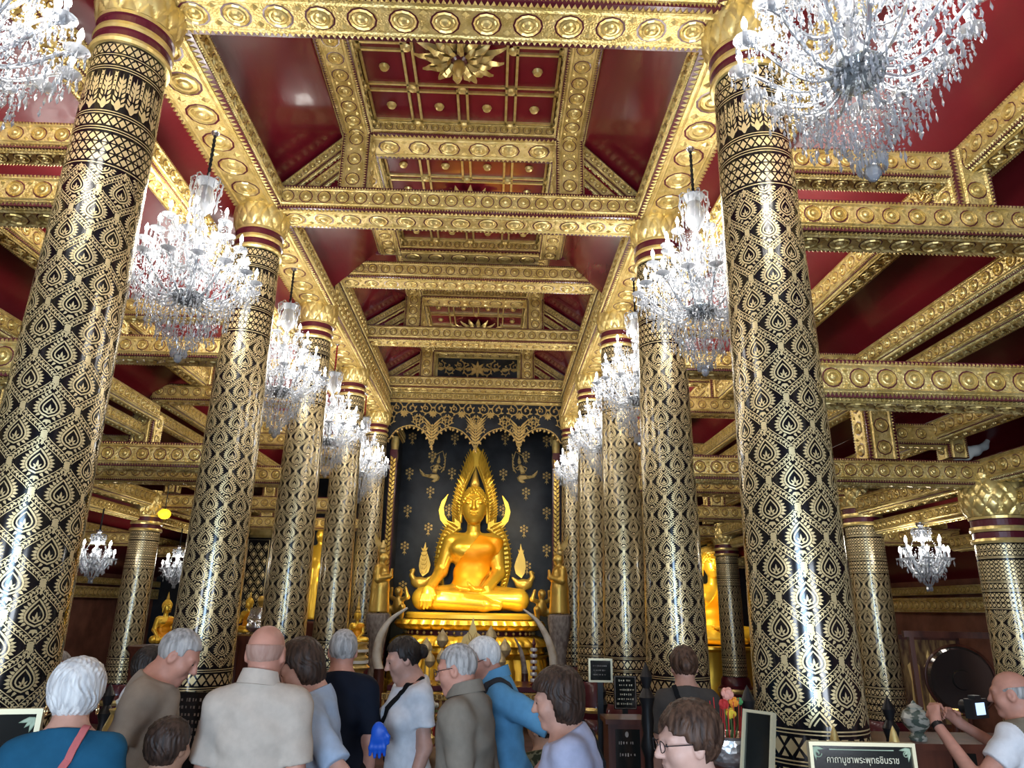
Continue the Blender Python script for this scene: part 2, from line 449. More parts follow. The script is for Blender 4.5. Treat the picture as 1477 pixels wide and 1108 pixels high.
def radN(z): return .27925 - .0123 * (z - 1.82)
def radO(z): return .245 - .008 * (z - 1.0)
ROWS = [4.188, 7.051, 9.682, 12.54, 15.55]
NX = 2.2
me_shaft = shaft_mesh('shaft', radN, .70, 1.26, 4.46, 5.42, 6, 10)
me_collar = collar_mesh(radN(5.42)); me_cap = capital_mesh(radN(5.42), .46); me_base = base_mesh(radN(.7), .70)
ordinal = ['nearest', 'second', 'third', 'fourth', 'fifth and farthest']
def make_column(name, x, y, mesh4, zt, label, cat, group, rot):
    o = empty(name, (x, y, 0), rot); tag(o, label, cat, group, 'thing')
    link('base', mesh4[0], o); link('shaft', mesh4[1], o)
    link('collar', mesh4[2], o, (0, 0, zt)); link('capital', mesh4[3], o, (0, 0, zt + .266))
    return o
for side, sn in ((-1, 'left'), (1, 'right')):
    for i, y in enumerate(ROWS):
        lab = {0: 'thick black and gold column standing nearest the camera, %s row of the nave', 1: 'second black and gold nave column from the camera, %s row',
               2: 'middle of the five black and gold nave columns, %s row', 3: 'fourth black and gold nave column from the camera, %s row',
               4: 'farthest black and gold nave column beside the altar, %s row'}[i] % sn
        base_az = math.atan2(-y, CAMP.x - side * NX)
        make_column('nave_column', side * NX, y, (me_base, me_shaft, me_collar, me_cap), 5.42, lab, 'column', 'black and gold nave columns', base_az + R(9 if side > 0 else -6) + .2 * i)
OX = 5.5
me_oshaft = {}
for key, zt in (('low', 2.5), ('high', 2.95)):
    me_oshaft[key] = shaft_mesh('shaft', radO, .55, .95, zt - .62, zt, 7, 4 if key == 'low' else 5, False)
me_ocollar = collar_mesh(radO(2.6)); me_ocap = capital_mesh(radO(2.6) * 1.04, .42); me_obase = base_mesh(radO(.5), .55)
OROWS = [7.051, 9.682, 12.54, 15.55]
for side, sn in ((-1, 'left'), (1, 'right')):
    for i, y in enumerate(OROWS):
        if side < 0 and i in (0, ): continue
        key = 'low' if i == 0 else 'high'; zt = 2.5 if i == 0 else 2.95
        lab = ['short aisle column at the %s frame edge with a lotus bud capital', ('short aisle column behind the left edge column, %s aisle' if side < 0 else 'short aisle column rising just beside the nearest nave column, %s aisle'),
               ('short aisle column beside the small seated gold Buddha, %s aisle' if side < 0 else 'short aisle column hidden behind the nearest nave column, %s aisle'), 'last short aisle column near the end wall, %s side'][i] % sn
        make_column('aisle_column', side * OX, y, (me_obase, me_oshaft[key], me_ocollar, me_ocap), zt, lab, 'column', 'short aisle columns', .3 * i)
# ------------------------------------------------------------------ shell
SX = 7.9; YB = 18.6; YF = -5.0
def sbox(name, a, b, m):
    mb = MB(); mb.box(a, b); return struct(mb.build(name, m))
sbox('floor', (-SX - .2, YF - .2, -.12), (SX + .2, YB + .2, 0), M['floor'])
sbox('wall_left', (-SX - .2, YF - .2, 0), (-SX, YB + .2, 2.4), M['plaster'])
sbox('wall_right', (SX, YF - .2, 0), (SX + .2, YB + .2, 2.4), M['plaster'])
sbox('wall_back', (-SX, YB, 0), (SX, YB + .2, 8.0), M['black_wall'])
mb = MB()   # front wall behind the camera with three doorways
xs = [-SX, -4.8, -3.2, -1.3, 1.3, 3.2, 4.8, SX]
for i in range(7):
    z0 = 0 if i % 2 == 0 else (3.6 if i == 3 else 2.8)
    mb.box((xs[i], YF - .2, z0), (xs[i + 1], YF, 8.0))
struct(mb.build('wall_front', M['plaster']))

# ------------------------------------------------------------------ gilded beams
def face_orn(mb, o, es, et, en, L, H, lod=12, ros=True, teeth=True):
    """gold field, bosses in rings and rows of small pointed teeth on one face of a beam"""
    o = Vector(o); es = Vector(es); et = Vector(et); en = Vector(en)
    def P(s_, t, h): return tuple(o + es * s_ + et * t + en * h)
    lo, hi = .12 * H, .88 * H
    mb.add([P(0, lo, 0), P(L, lo, 0), P(L, hi, 0), P(0, hi, 0), P(0, lo, .010), P(L, lo, .010), P(L, hi, .010), P(0, hi, .010)],
           [(4, 5, 6, 7), (0, 1, 5, 4), (2, 3, 7, 6), (1, 2, 6, 5), (3, 0, 4, 7)], 1)
    for t in (.19 * H, .81 * H):
        w_ = .012 * min(1, H / .25)
        mb.add([P(0, t - w_, .010), P(L, t - w_, .010), P(L, t, .022), P(0, t, .022), P(L, t + w_, .010), P(0, t + w_, .010)], [(0, 1, 2, 3), (3, 2, 4, 5)], 1)
    if ros:
        sp = H * .70; n = max(1, int(L / sp)); sp = L / n; r_ = H * .235
        for i in range(n):
            cs = sp * (i + .5); ct = H * .5
            vs_ = [P(cs + r_ * f * math.cos(2 * PI * k / lod), ct + r_ * f * math.sin(2 * PI * k / lod), .0115) for f in (1.14, 1.0) for k in range(lod)]
            mb.add(vs_, [(k, (k + 1) % lod, lod + (k + 1) % lod, lod + k) for k in range(lod)], 0)  # dark red ring round the boss, groove shade put into its colour
            rings = [(1.0, .010), (.91, .024), (.80, .009), (.66, .017), (.54, .019), (.47, .010), (.30, .026), (.12, .032)]
            vs_ = []
            for f, h in rings:
                for k in range(lod):
                    a = 2 * PI * k / lod
                    vs_.append(P(cs + r_ * f * math.cos(a), ct + r_ * f * math.sin(a), h))
            fs = []
            for j in range(len(rings) - 1):
                for k in range(lod):
                    a = j * lod + k; b = j * lod + (k + 1) % lod
                    fs.append((a, b, b + lod, a + lod))
            fs.append(tuple(range((len(rings) - 1) * lod, len(rings) * lod)))
            mb.add(vs_, fs, 2)
            for tt in (.31, .69):   # leaves between the bosses
                x = cs + sp / 2; q = H * .075
                if x > L - q: continue
                mb.add([P(x - q, H * tt, .010), P(x, H * tt - q, .010), P(x + q, H * tt, .010), P(x, H * tt + q, .010), P(x, H * tt, .03)],
                       [(0, 1, 4), (1, 2, 4), (2, 3, 4), (3, 0, 4)], 2)
    if teeth:
        w_ = H * .10; n = max(2, int(L / (w_ * 1.05))); w2 = L / n
        for i in range(n):
            x0 = i * w2
            for a, b in ((lo, .015 * H), (hi, .985 * H)):
                mb.add([P(x0 + w2 * .04, a, .002), P(x0 + w2 * .96, a, .002), P(x0 + w2 * .5, b, .002), P(x0 + w2 * .5, a + (b - a) * .4, .020)],
                       [(0, 1, 3), (1, 2, 3), (2, 0, 3)] if a < b else [(1, 0, 3), (2, 1, 3), (0, 2, 3)], 1)
GM = None
TRIM = [0]
def beam(p, q, wd, ht, faces='fbu', lod=12, up=(0, 0, 1), name=None, bottom_teeth=True):
    """timber from p to q (centre line of its bottom face) with carved gold faces: f and b the sides, u the underside"""
    p = Vector(p); q = Vector(q); d = (q - p); L = d.length; d.normalize()
    u = Vector(up); sd = d.cross(u).normalized(); u = sd.cross(d).normalized()
    mb = MB()
    c = p + u * ht / 2; c2 = q + u * ht / 2
    mb.bar(c, c2, wd, ht, 0, up)
    h = p - d * 0
    if 'f' in faces: face_orn(mb, p + sd * wd / 2, d, u, sd, L, ht, lod)
    if 'b' in faces: face_orn(mb, q - sd * wd / 2, -d, u, -sd, L, ht, lod)
    if 'u' in faces: face_orn(mb, p - sd * wd / 2, d, sd, -u, L, wd, lod, True, bottom_teeth)
    if 't' in faces: face_orn(mb, q - sd * wd / 2 + u * ht, -d, sd, u, L, wd, lod)
    TRIM[0] += 1
    o = mb.build(name or 'trim_%d' % TRIM[0], [M['maroon'], M['gold'], M['gold_boss']])
    return struct(o)

YN0 = -3.0                     # the nave beams run on past the camera to the front wall
Y3 = ROWS[2]
# longitudinal architraves over the nave columns
for s_ in (-1, 1):
    x = s_ * 2.22
    beam((x, YN0, 5.95), (x, Y3 + .15, 5.95), .54, .24, 'fbu')
    beam((s_ * 2.20, YN0, 6.19), (s_ * 2.20, Y3 + .1, 6.19), .34, .13, 'fb', bottom_teeth=False)             # upper moulding
    beam((s_ * 2.56, YN0, 5.93), (s_ * 2.56, YB - .05, 5.93), .14, .18, 'fbu', 8)                            # outer strip
    # higher, deeper architrave of the far bays
    beam((x, Y3 + .15, 5.95), (x, YB - .05, 5.95), .54, .24, 'fbu', 8)
    beam((x, Y3 + .12, 6.19), (x, YB - .05, 6.19), .42, .30, 'fb', 8)
    beam((x - s_ * .02, Y3 + .12, 6.49), (x - s_ * .02, YB - .05, 6.49), .46, .24, 'fbu', 8)
    beam((x - s_ * .01, Y3 + .12, 6.73), (x - s_ * .01, YB - .05, 6.73), .36, .20, 'fb', 8)

# transverse tie beams of the nave
def nave_truss(y, zc, hc, zs0, xs0, xs1, zs1, xp, zpost, lod=12):
    xe = 1.98
    beam((-xe, y, zc), (xe, y, zc), .42, hc, 'fbu', lod)
    for s_ in (-1, 1):
        beam((s_ * xp, y, zc + hc), (s_ * xp, y, zpost), .32, .30, 'fbut', lod, up=(s_, 0, 0))
        # twin rafters in the plane of the truss, just under the red slope
        d = Vector((xs1 - xs0, 0, zs1 - zs0)).normalized(); nrm = Vector((d.z, 0, -d.x))
        if nrm.z < 0: nrm = -nrm
        for off, wd in ((.16, .13), (.36, .12)):
            a = Vector((xs0, 0, zs0)) - nrm * off; b = Vector((xs1, 0, zs1)) - nrm * off
            zl = zc + hc - .02
            if a.z < zl: a = a + (b - a) * ((zl - a.z) / (b.z - a.z))
            if b.x < xp + .2: b = a + (b - a) * ((a.x - xp - .2) / (a.x - b.x))
            beam((s_ * a.x, y, a.z), (s_ * b.x, y, b.z), .18, wd, 'fbu', 8, up=(s_ * nrm.x, 0, nrm.z))
    # red infill boards behind the carving
    mb = MB()
    for s_ in (-1, 1):
        pts = [(s_ * xs0, zc + hc), (s_ * xp, zc + hc), (s_ * xp, zpost), (s_ * xs1, zs1), (s_ * xs0, zs0 + .02)]
        if s_ < 0: pts = pts[::-1]
        mb.plate(pts, (0, y, 0), (1, 0, 0), (0, 0, 1), (0, -1, 0), -.02, .02)
    struct(mb.build('trim_%d' % (500 + int(y * 10)), M['red']))

A = (2.08, 6.27, 1.39, 6.97)      # near slope: outer x, z, inner x, z
B_ = (2.06, 6.92, 1.27, 7.45)     # far slope, one step higher
for i, y in enumerate(ROWS[:2]):
    nave_truss(y, 5.92, .28, A[1], A[0], A[2], A[3], 1.06, 6.98)
for y in ROWS[3:]:
    nave_truss(y, 6.53, .27, B_[1], B_[0], B_[2], B_[3], 1.0, 7.44, 10)
# the step between the two ceilings
beam((-1.95, Y3 + .28, 6.53), (1.95, Y3 + .28, 6.53), .42, .27, 'fbu', 10)

def slope(name, y0, y1, q, m):
    for s_ in (-1, 1):
        mb = MB()
        x0, z0, x1, z1 = q
        pts = [(s_ * x0, z0), (s_ * x1, z1), (s_ * x1, z1 + .08), (s_ * (x0 + .02), z0 + .10)]
        if s_ < 0: pts = pts[::-1]
        mb.plate(pts, (0, y0, 0), (1, 0, 0), (0, 0, 1), (0, 1, 0), 0, y1 - y0)
        TRIM[0] += 1; struct(mb.build('trim_%d' % TRIM[0], m))
slope('ceiling', YN0, Y3 + .05, A, M['red'])
slope('ceiling', Y3 + .05, YB, B_, M['red'])

# coffered flat ceiling: red boards, gold grid, bosses
def coffer(y0, y1, zs, xi, zc, rows):
    mb = MB()
    mb.box((-xi, y0, zc), (xi, y1, zc + .06))
    struct(mb.build('ceiling', M['red']))
    mb = MB(); cw = 2 * xi / 4; ch = (y1 - y0) / rows
    mid = rows // 2
    def gbar(a, b):
        a = Vector(a); b = Vector(b); d = (b - a).normalized(); sd = d.cross(Vector((0, 0, 1)))
        for o_ in (-.05, .05):
            mb.bar(a + sd * o_, b + sd * o_, .026, .03, 0)
    for i in range(5):
        x = -xi + cw * i
        for j in range(rows):
            if i == 2 and j in (mid - 1, mid) and rows >= 4: continue
            gbar((x, y0 + ch * j, zc - .012), (x, y0 + ch * (j + 1), zc - .012))
    for j in range(rows + 1):
        for i in range(4):
            if j == mid and i in (1, 2) and rows >= 4: continue
            gbar((-xi + cw * i, y0 + ch * j, zc - .012), (-xi + cw * (i + 1), y0 + ch * j, zc - .012))
    for i in range(5):
        for j in range(rows + 1):
            if i == 2 and j == mid and rows >= 4: continue
            mb.ball((-xi + cw * i, y0 + ch * j, zc - .03), (.05, .05, .03), 0, 10, 4)
    for i in range(4):
        for j in range(rows):
            if i in (1, 2) and j in (mid - 1, mid) and rows >= 4: continue
            mb.ball((-xi + cw * (i + .5), y0 + ch * (j + .5), zc - .01), (.055, .055, .045), 0, 10, 4)
    TRIM[0] += 1
    struct(mb.build('trim_%d' % TRIM[0], M['gold_boss'], smooth=True))
    return (0, (y0 + y1) / 2, zc)
def cross_frame(y, zs, xi, zc, wd=.48):
    beam((-xi, y, zs), (xi, y, zs), wd, zc - zs + .02, 'fbu', 10)
flowers = []
ZA, ZAC, ZB, ZBC = 6.94, 7.10, 7.42, 7.57
for s_ in (-1, 1):
    beam((s_ * 1.215, YN0, ZA), (s_ * 1.215, Y3 + .12, ZA), .33, ZAC - ZA + .03, 'fbu', 12)
    beam((s_ * 1.145, Y3 + .1, ZB), (s_ * 1.145, YB - .05, ZB), .29, ZBC - ZB + .03, 'fbu', 8)
yy = [ROWS[0] - 2.86, ROWS[0], ROWS[1], Y3 + .10]
for a, b in zip(yy, yy[1:]):
    flowers.append(coffer(a + .36, b - .18, ZA, 1.05, ZAC, 4))
for y in yy: cross_frame(y + .07, ZA, 1.05, ZAC)
mb = MB(); mb.box((-1.05, YN0, ZAC), (1.05, yy[0] + .4, ZAC + .06)); struct(mb.build('ceiling', M['red']))
for y in yy:
    mb = MB(); mb.box((-1.05, y - .2, ZAC), (1.05, y + .38, ZAC + .06)); struct(mb.build('ceiling', M['red']))
mb = MB(); mb.plate([(-1.45, 6.95), (1.45, 6.95), (1.45, 7.8), (-1.45, 7.8)], (0, Y3 + .14, 0), (1, 0, 0), (0, 0, 1), (0, -1, 0), -.03, .0)
TRIM[0] += 1; struct(mb.build('trim_%d' % TRIM[0], M['red']))
yf = [Y3 + .3, ROWS[3], ROWS[4]]
for a, b in zip(yf, yf[1:]):
    flowers.append(coffer(a + .36, b - .18, ZB, 1.0, ZBC, 4))
for y in yf: cross_frame(y + .07, ZB, 1.0, ZBC)
for a, b in ((yf[0] - .2, yf[0] + .38), (yf[1] - .2, yf[1] + .38), (yf[2] - .2, YB)):
    mb = MB(); mb.box((-1.0, a, ZBC), (1.0, b, ZBC + .06)); struct(mb.build('ceiling', M['red']))

# carved lotus flowers with a hanging bud in the coffers
def flower_mesh():
    mb = MB()
    for ring, (n, r0, r1, dz, wd) in enumerate([(14, .10, .46, -.10, .10), (14, .08, .36, -.17, .085), (10, .06, .25, -.21, .07)]):
        for k in range(n):
            a = 2 * PI * (k + .5 * ring) / n
            e = Vector((math.cos(a), math.sin(a), 0)); t = Vector((-math.sin(a), math.cos(a), 0))
            P = []
            for s_, ww, z in ((0, .35, dz * .6), (.3, .9, dz * .95), (.6, 1.0, dz * 1.0), (.85, .55, dz * .75), (1.0, .04, dz * .35)):
                for q in (-1, 0, 1):
                    tw = .06 * s_ * (1 if ring % 2 else -1)
                    P.append(tuple(e * (r0 + (r1 - r0) * s_) + t * (q * wd * ww * .5 + tw) + Vector((0, 0, z - (.025 if q == 0 else 0)))))
            mb.add(P, [(3 * i + c, 3 * i + c + 1, 3 * i + c + 4, 3 * i + c + 3) for i in range(4) for c in (0, 1)])
    return mb.mesh('petals', [M['gold_boss']], True)
me_fl = flower_mesh()
mbh = MB(); mbh.lathe([(.10, 0), (.11, -.05), (.09, -.16), (.05, -.19)][::-1], 20); me_fh = mbh.mesh('heart', [M['maroon']], True)
mbb = MB(); mbb.lathe([(.0, -.36), (.035, -.33), (.062, -.27), (.055, -.20), (.03, -.17)], 16); me_fb = mbb.mesh('bud', [M['gold_boss']], True)
FL = ['carved gold lotus with hanging bud in the coffer above the camera', 'large carved gold lotus with hanging bud in the nearest visible coffer',
      'carved lotus hidden half behind the second tie beam, its bud tip showing', 'carved gold lotus in the ceiling just beyond the stepped beam', 'small carved gold lotus in the farthest coffer near the gable']
for i, (x, y, z) in enumerate(flowers):
    if i == 0: continue
    o = empty('ceiling_flower', (x, y, z)); tag(o, FL[i], 'ceiling flower', 'carved ceiling lotuses')
    link('petals', me_fl, o); link('heart', me_fh, o); link('bud', me_fb, o)

# ------------------------------------------------------------------ aisles: stacked ties, posts, purlins, red slopes
def aisle(s_):
    for i, y in enumerate([ROWS[0] - 2.86] + ROWS):
        if i == 0 and True:
            pass
        dz = 0 if i <= 2 else .28
        xin = 2.2 + .2
        lod = 12 if i <= 1 else 8
        beam((s_ * xin, y, 3.07 + dz), (s_ * 5.6, y, 3.07 + dz), .26, .24, 'fbu', lod)
        beam((s_ * xin, y, 4.20 + dz), (s_ * 4.3, y, 4.20 + dz), .28, .23, 'fbu', lod)
        beam((s_ * xin, y, 4.66 + dz), (s_ * 3.62, y, 4.66 + dz), .20, .20, 'fbu', lod)
        beam((s_ * 3.50, y, 4.43 + dz), (s_ * 3.50, y, 4.86 + dz), .26, .25, 'fbut', lod, up=(s_, 0, 0))
        beam((s_ * 4.22, y, 3.31 + dz), (s_ * 4.22, y, 4.0 + dz), .28, .30, 'fbut', lod, up=(s_, 0, 0))
        beam((s_ * 4.5, y, 3.48 + dz), (s_ * 5.1, y, 3.48 + dz), .18, .22, 'fbu', lod)
        beam((s_ * 5.06, y, 3.35 + dz), (s_ * 5.06, y, 3.72 + dz), .20, .20, 'fbut', 8, up=(s_, 0, 0))
        beam((s_ * 5.6, y, 2.62 + dz * .4), (s_ * 6.75, y, 2.62 + dz * .4), .2, .2, 'fbu', 8)
    # purlins, in a lower run and (beyond the third row) a raised run
    for y0, y1, dz in ((-3.0, ROWS[2] - .1, 0), (ROWS[2] - .1, YB - .05, .28)):
        lod = 10 if dz == 0 else 8
        def pl(x, z, wd, ht): beam((s_ * x, y0, z + dz), (s_ * x, y1, z + dz), wd, ht, 'fbu', lod)
        pl(3.70, 4.70, .22, .22)
        pl(2.62, 5.36, .20, .22)
        pl(4.26, 4.20, .14, .20); pl(4.44, 3.98, .16, .16)
        pl(5.06, 3.54, .20, .20)
        pl(5.5, 3.10, .30, .24)
        pl(5.62, 2.86, .16, .16)
        pl(6.7, 2.66, .18, .18)
        # red ceilings between the purlins
        def sl(xa, za, xb, zb):
            mb = MB()
            pts = [(s_ * xa, za + dz), (s_ * xb, zb + dz), (s_ * xb, zb + dz + .06), (s_ * xa, za + dz + .06)]
            if s_ > 0: pts = pts[::-1]
            mb.plate(pts, (0, y0, 0), (1, 0, 0), (0, 0, 1), (0, -1, 0), -(y1 - y0), 0)
            TRIM[0] += 1; struct(mb.build('trim_%d' % TRIM[0], M['red_aisle']))
        sl(2.42, 5.97, 3.86, 4.86)
        sl(3.76, 4.93, 4.60, 4.36)
        sl(4.42, 4.48, 5.2, 3.78)
        sl(5.0, 3.95, 5.75, 3.42)
        sl(5.45, 3.63, 8.1, 2.25 - dz)
    beam((s_ * (SX - .06), -3, 1.86), (s_ * (SX - .06), YB - .05, 1.86), .12, .24, 'fb', 10)
    beam((s_ * (SX - .06), -3, 2.14), (s_ * (SX - .06), YB - .05, 2.14), .14, .14, 'fb', 8)
aisle(-1); aisle(1)
# ------------------------------------------------------------------ organic shapes: signed distance fields meshed by surface nets
class SDF:
    def __init__(s, lo, hi, h, k=.02):
        s.lo = np.array(lo, np.float32); s.h = h; s.k = k
        n = np.ceil((np.array(hi) - np.array(lo)) / h).astype(int) + 1
        s.n = n; s.F = np.full(tuple(n), 9.0, np.float32)
        s.ax = [s.lo[i] + h * np.arange(n[i], dtype=np.float32) for i in range(3)]
    def _sl(s, lo, hi, pad):
        out = []
        for i in range(3):
            a = int(max(0, math.floor((lo[i] - pad - s.lo[i]) / s.h))); b = int(min(s.n[i], math.ceil((hi[i] + pad - s.lo[i]) / s.h) + 1))
            if b <= a: return None
            out.append(slice(a, b))
        return tuple(out)
    def _grid(s, sl):
        return np.meshgrid(s.ax[0][sl[0]], s.ax[1][sl[1]], s.ax[2][sl[2]], indexing='ij', sparse=True)
    def _put(s, sl, d, k, op):
        f = s.F[sl]
        if op == '+':
            if k > 0:
                hh = np.maximum(k - np.abs(f - d), 0) / k; s.F[sl] = np.minimum(f, d) - hh * hh * k * .25
            else: s.F[sl] = np.minimum(f, d)
        else:
            if k > 0:
                hh = np.maximum(k - np.abs(f + d), 0) / k; s.F[sl] = np.maximum(f, -d) + hh * hh * k * .25
            else: s.F[sl] = np.maximum(f, -d)
    def cap(s, a, b, ra, rb=None, k=None, op='+'):
        rb = ra if rb is None else rb; k = s.k if k is None else k
        a = np.array(a, np.float32); b = np.array(b, np.float32); rm = max(ra, rb)
        sl = s._sl(np.minimum(a, b) - rm, np.maximum(a, b) + rm, k + 3 * s.h)
        if sl is None: return s
        X, Y, Z = s._grid(sl); d = b - a; L = float(d @ d) + 1e-12
        t = np.clip(((X - a[0]) * d[0] + (Y - a[1]) * d[1] + (Z - a[2]) * d[2]) / L, 0, 1)
        D = np.sqrt((X - a[0] - t * d[0]) ** 2 + (Y - a[1] - t * d[1]) ** 2 + (Z - a[2] - t * d[2]) ** 2) - (ra + (rb - ra) * t)
        s._put(sl, D, k, op); return s
    def cyl(s, a, b, ra, rb, k=None, op='+'):
        k = s.k if k is None else k
        a = np.array(a, np.float32); b = np.array(b, np.float32); rm = max(ra, rb)
        sl = s._sl(np.minimum(a, b) - rm, np.maximum(a, b) + rm, k + 3 * s.h)
        if sl is None: return s
        X, Y, Z = s._grid(sl); d = b - a; L = float(np.linalg.norm(d)); d = d / L
        u = (X - a[0]) * d[0] + (Y - a[1]) * d[1] + (Z - a[2]) * d[2]
        q = np.sqrt(np.maximum((X - a[0] - u * d[0]) ** 2 + (Y - a[1] - u * d[1]) ** 2 + (Z - a[2] - u * d[2]) ** 2, 0)) - (ra + (rb - ra) * np.clip(u / L, 0, 1))
        s._put(sl, np.maximum(q, np.abs(u - L / 2) - L / 2), k, op); return s
    def path(s, pts, rads, k=None):
        for i in range(len(pts) - 1): s.cap(pts[i], pts[i + 1], rads[i], rads[i + 1], k)
        return s
    def ell(s, c, r, rot=None, k=None, op='+'):
        k = s.k if k is None else k
        c = np.array(c, np.float32); r = np.array(r, np.float32); rm = float(r.max()); e = np.array([rm] * 3) if rot is not None else r
        sl = s._sl(c - e, c + e, k + 3 * s.h)
        if sl is None: return s
        X, Y, Z = s._grid(sl); X = X - c[0]; Y = Y - c[1]; Z = Z - c[2]
        if rot is not None:
            m = np.array(rot, np.float32)       # columns are the ellipsoid axes
            X, Y, Z = (m[0][0] * X + m[1][0] * Y + m[2][0] * Z, m[0][1] * X + m[1][1] * Y + m[2][1] * Z, m[0][2] * X + m[1][2] * Y + m[2][2] * Z)
        k0 = np.sqrt((X / r[0]) ** 2 + (Y / r[1]) ** 2 + (Z / r[2]) ** 2); k1 = np.sqrt((X / r[0] ** 2) ** 2 + (Y / r[1] ** 2) ** 2 + (Z / r[2] ** 2) ** 2) + 1e-9
        s._put(sl, k0 * (k0 - 1) / k1, k, op); return s
    def cut(s, p, nrm, k=0.0):
        """keep only what lies behind the plane through p with outward normal nrm"""
        nrm = np.array(nrm, np.float32); nrm = nrm / np.linalg.norm(nrm)
        X, Y, Z = s._grid((slice(None),) * 3)
        d = (X - p[0]) * nrm[0] + (Y - p[1]) * nrm[1] + (Z - p[2]) * nrm[2]
        s.F = np.maximum(s.F, d).astype(np.float32); return s
    def fn(s, f):
        X, Y, Z = s._grid((slice(None),) * 3); s.F = f(X, Y, Z, s.F).astype(np.float32); return s
    def arrays(s):
        F = s.F
        F[0] = F[-1] = 1; F[:, 0] = F[:, -1] = 1; F[:, :, 0] = F[:, :, -1] = 1
        nx, ny, nz = F.shape; I = F < 0
        c = [(i, j, k) for i in (0, 1) for j in (0, 1) for k in (0, 1)]
        cnt = np.zeros((nx - 1, ny - 1, nz - 1), np.int8)
        for i, j, k in c: cnt += I[i:nx - 1 + i, j:ny - 1 + j, k:nz - 1 + k]
        act = np.argwhere((cnt > 0) & (cnt < 8))
        idx = -np.ones((nx - 1, ny - 1, nz - 1), np.int64); idx[tuple(act.T)] = np.arange(len(act))
        V = np.zeros((len(act), 3)); W = np.zeros(len(act))
        vals = {q: F[act[:, 0] + q[0], act[:, 1] + q[1], act[:, 2] + q[2]].astype(np.float64) for q in c}
        for q in c:
            for ax in range(3):
                if q[ax] == 0:
                    q2 = list(q); q2[ax] = 1; q2 = tuple(q2)
                    f0, f1 = vals[q], vals[q2]; m = (f0 < 0) != (f1 < 0)
                    t = np.where(m, f0 / np.where(m, f0 - f1, 1), 0)
                    p = np.tile(np.array(q, float), (len(act), 1)); p[:, ax] = t
                    V += p * m[:, None]; W += m
        V = (V / W[:, None] + act) * s.h + s.lo
        Q = []
        for ax in range(3):
            sl0 = [slice(None)] * 3; sl1 = [slice(None)] * 3; sl0[ax] = slice(0, -1); sl1[ax] = slice(1, None)
            a, b = I[tuple(sl0)], I[tuple(sl1)]
            for sg in (0, 1):
                e = np.argwhere((a & ~b) if sg == 0 else (~a & b))
                u, v = (ax + 1) % 3, (ax + 2) % 3
                ok = (e[:, u] > 0) & (e[:, v] > 0); e = e[ok]
                def at(du, dv):
                    q = e.copy(); q[:, u] -= du; q[:, v] -= dv
                    return idx[q[:, 0], q[:, 1], q[:, 2]]
                quad = np.stack([at(1, 1), at(0, 1), at(0, 0), at(1, 0)], 1)
                Q.append(quad if sg == 0 else quad[:, ::-1])
        return V, np.concatenate(Q)
    def mesh(s, name, mats, xf=None, fmat=None, smooth=1):
        V, Q = s.arrays()
        for _ in range(smooth):   # one light relaxation keeps the skin even
            A = np.zeros_like(V); N = np.zeros(len(V))
            for i in range(4):
                a, b = Q[:, i], Q[:, (i + 1) % 4]
                np.add.at(A, a, V[b]); np.add.at(N, a, 1)
            V = V * .5 + .5 * A / np.maximum(N, 1)[:, None]
        mi = fmat(V[Q].mean(1)) if fmat else None
        if xf is not None: V = xf(V)
        me = bpy.data.meshes.new(name)
        me.vertices.add(len(V)); me.vertices.foreach_set('co', V.astype(np.float32).ravel())
        me.loops.add(Q.size); me.loops.foreach_set('vertex_index', Q.astype(np.int32).ravel())
        me.polygons.add(len(Q)); me.polygons.foreach_set('loop_start', np.arange(0, Q.size, 4, dtype=np.int32))
        for m in (mats if isinstance(mats, (list, tuple)) else [mats]): me.materials.append(m)
        me.update(calc_edges=True)
        me.polygons.foreach_set('use_smooth', np.ones(len(Q), bool))
        if mi is not None: me.polygons.foreach_set('material_index', mi.astype(np.int32))
        me.update(); me.validate()
        return me
    def build(s, name, mats, parent=None, loc=None, **kw):
        return link(name, s.mesh(name, mats, **kw), parent, loc)
def basis(az=0, el=0, roll=0):
    m = Matrix.Rotation(az, 3, 'Z') @ Matrix.Rotation(el, 3, 'X') @ Matrix.Rotation(roll, 3, 'Y')
    return [[m[i][j] for j in range(3)] for i in range(3)]
# ------------------------------------------------------------------ crystal chandeliers
rnd = random.Random(11)
def drop(mb, x, y, z, ln, wd):
    """faceted pendant hanging from (x, y, z)"""
    a = rnd.random() * PI
    q = [(math.cos(a + k * PI / 2) * wd, math.sin(a + k * PI / 2) * wd) for k in range(4)]
    P = [(x, y, z)] + [(x + p[0], y + p[1], z - ln * .62) for p in q] + [(x, y, z - ln)]
    mb.add(P, [(0, 1 + (k + 1) % 4, 1 + k)[::-1] for k in range(4)] + [(5, 1 + (k + 1) % 4, 1 + k) for k in range(4)])
def bead(mb, x, y, z, r_):
    P = [(x, y, z + r_), (x + r_, y, z), (x, y + r_, z), (x - r_, y, z), (x, y - r_, z), (x, y, z - r_)]
    mb.add(P, [(0, 1, 2), (0, 2, 3), (0, 3, 4), (0, 4, 1), (5, 2, 1), (5, 3, 2), (5, 4, 3), (5, 1, 4)])
def strand(mb, p, q, n, sag, r_=.0075):
    p = Vector(p); q = Vector(q)
    for i in range(n):
        t = i / (n - 1); c = p.lerp(q, t); c.z -= sag * 4 * t * (1 - t)
        bead(mb, c.x, c.y, c.z, r_)

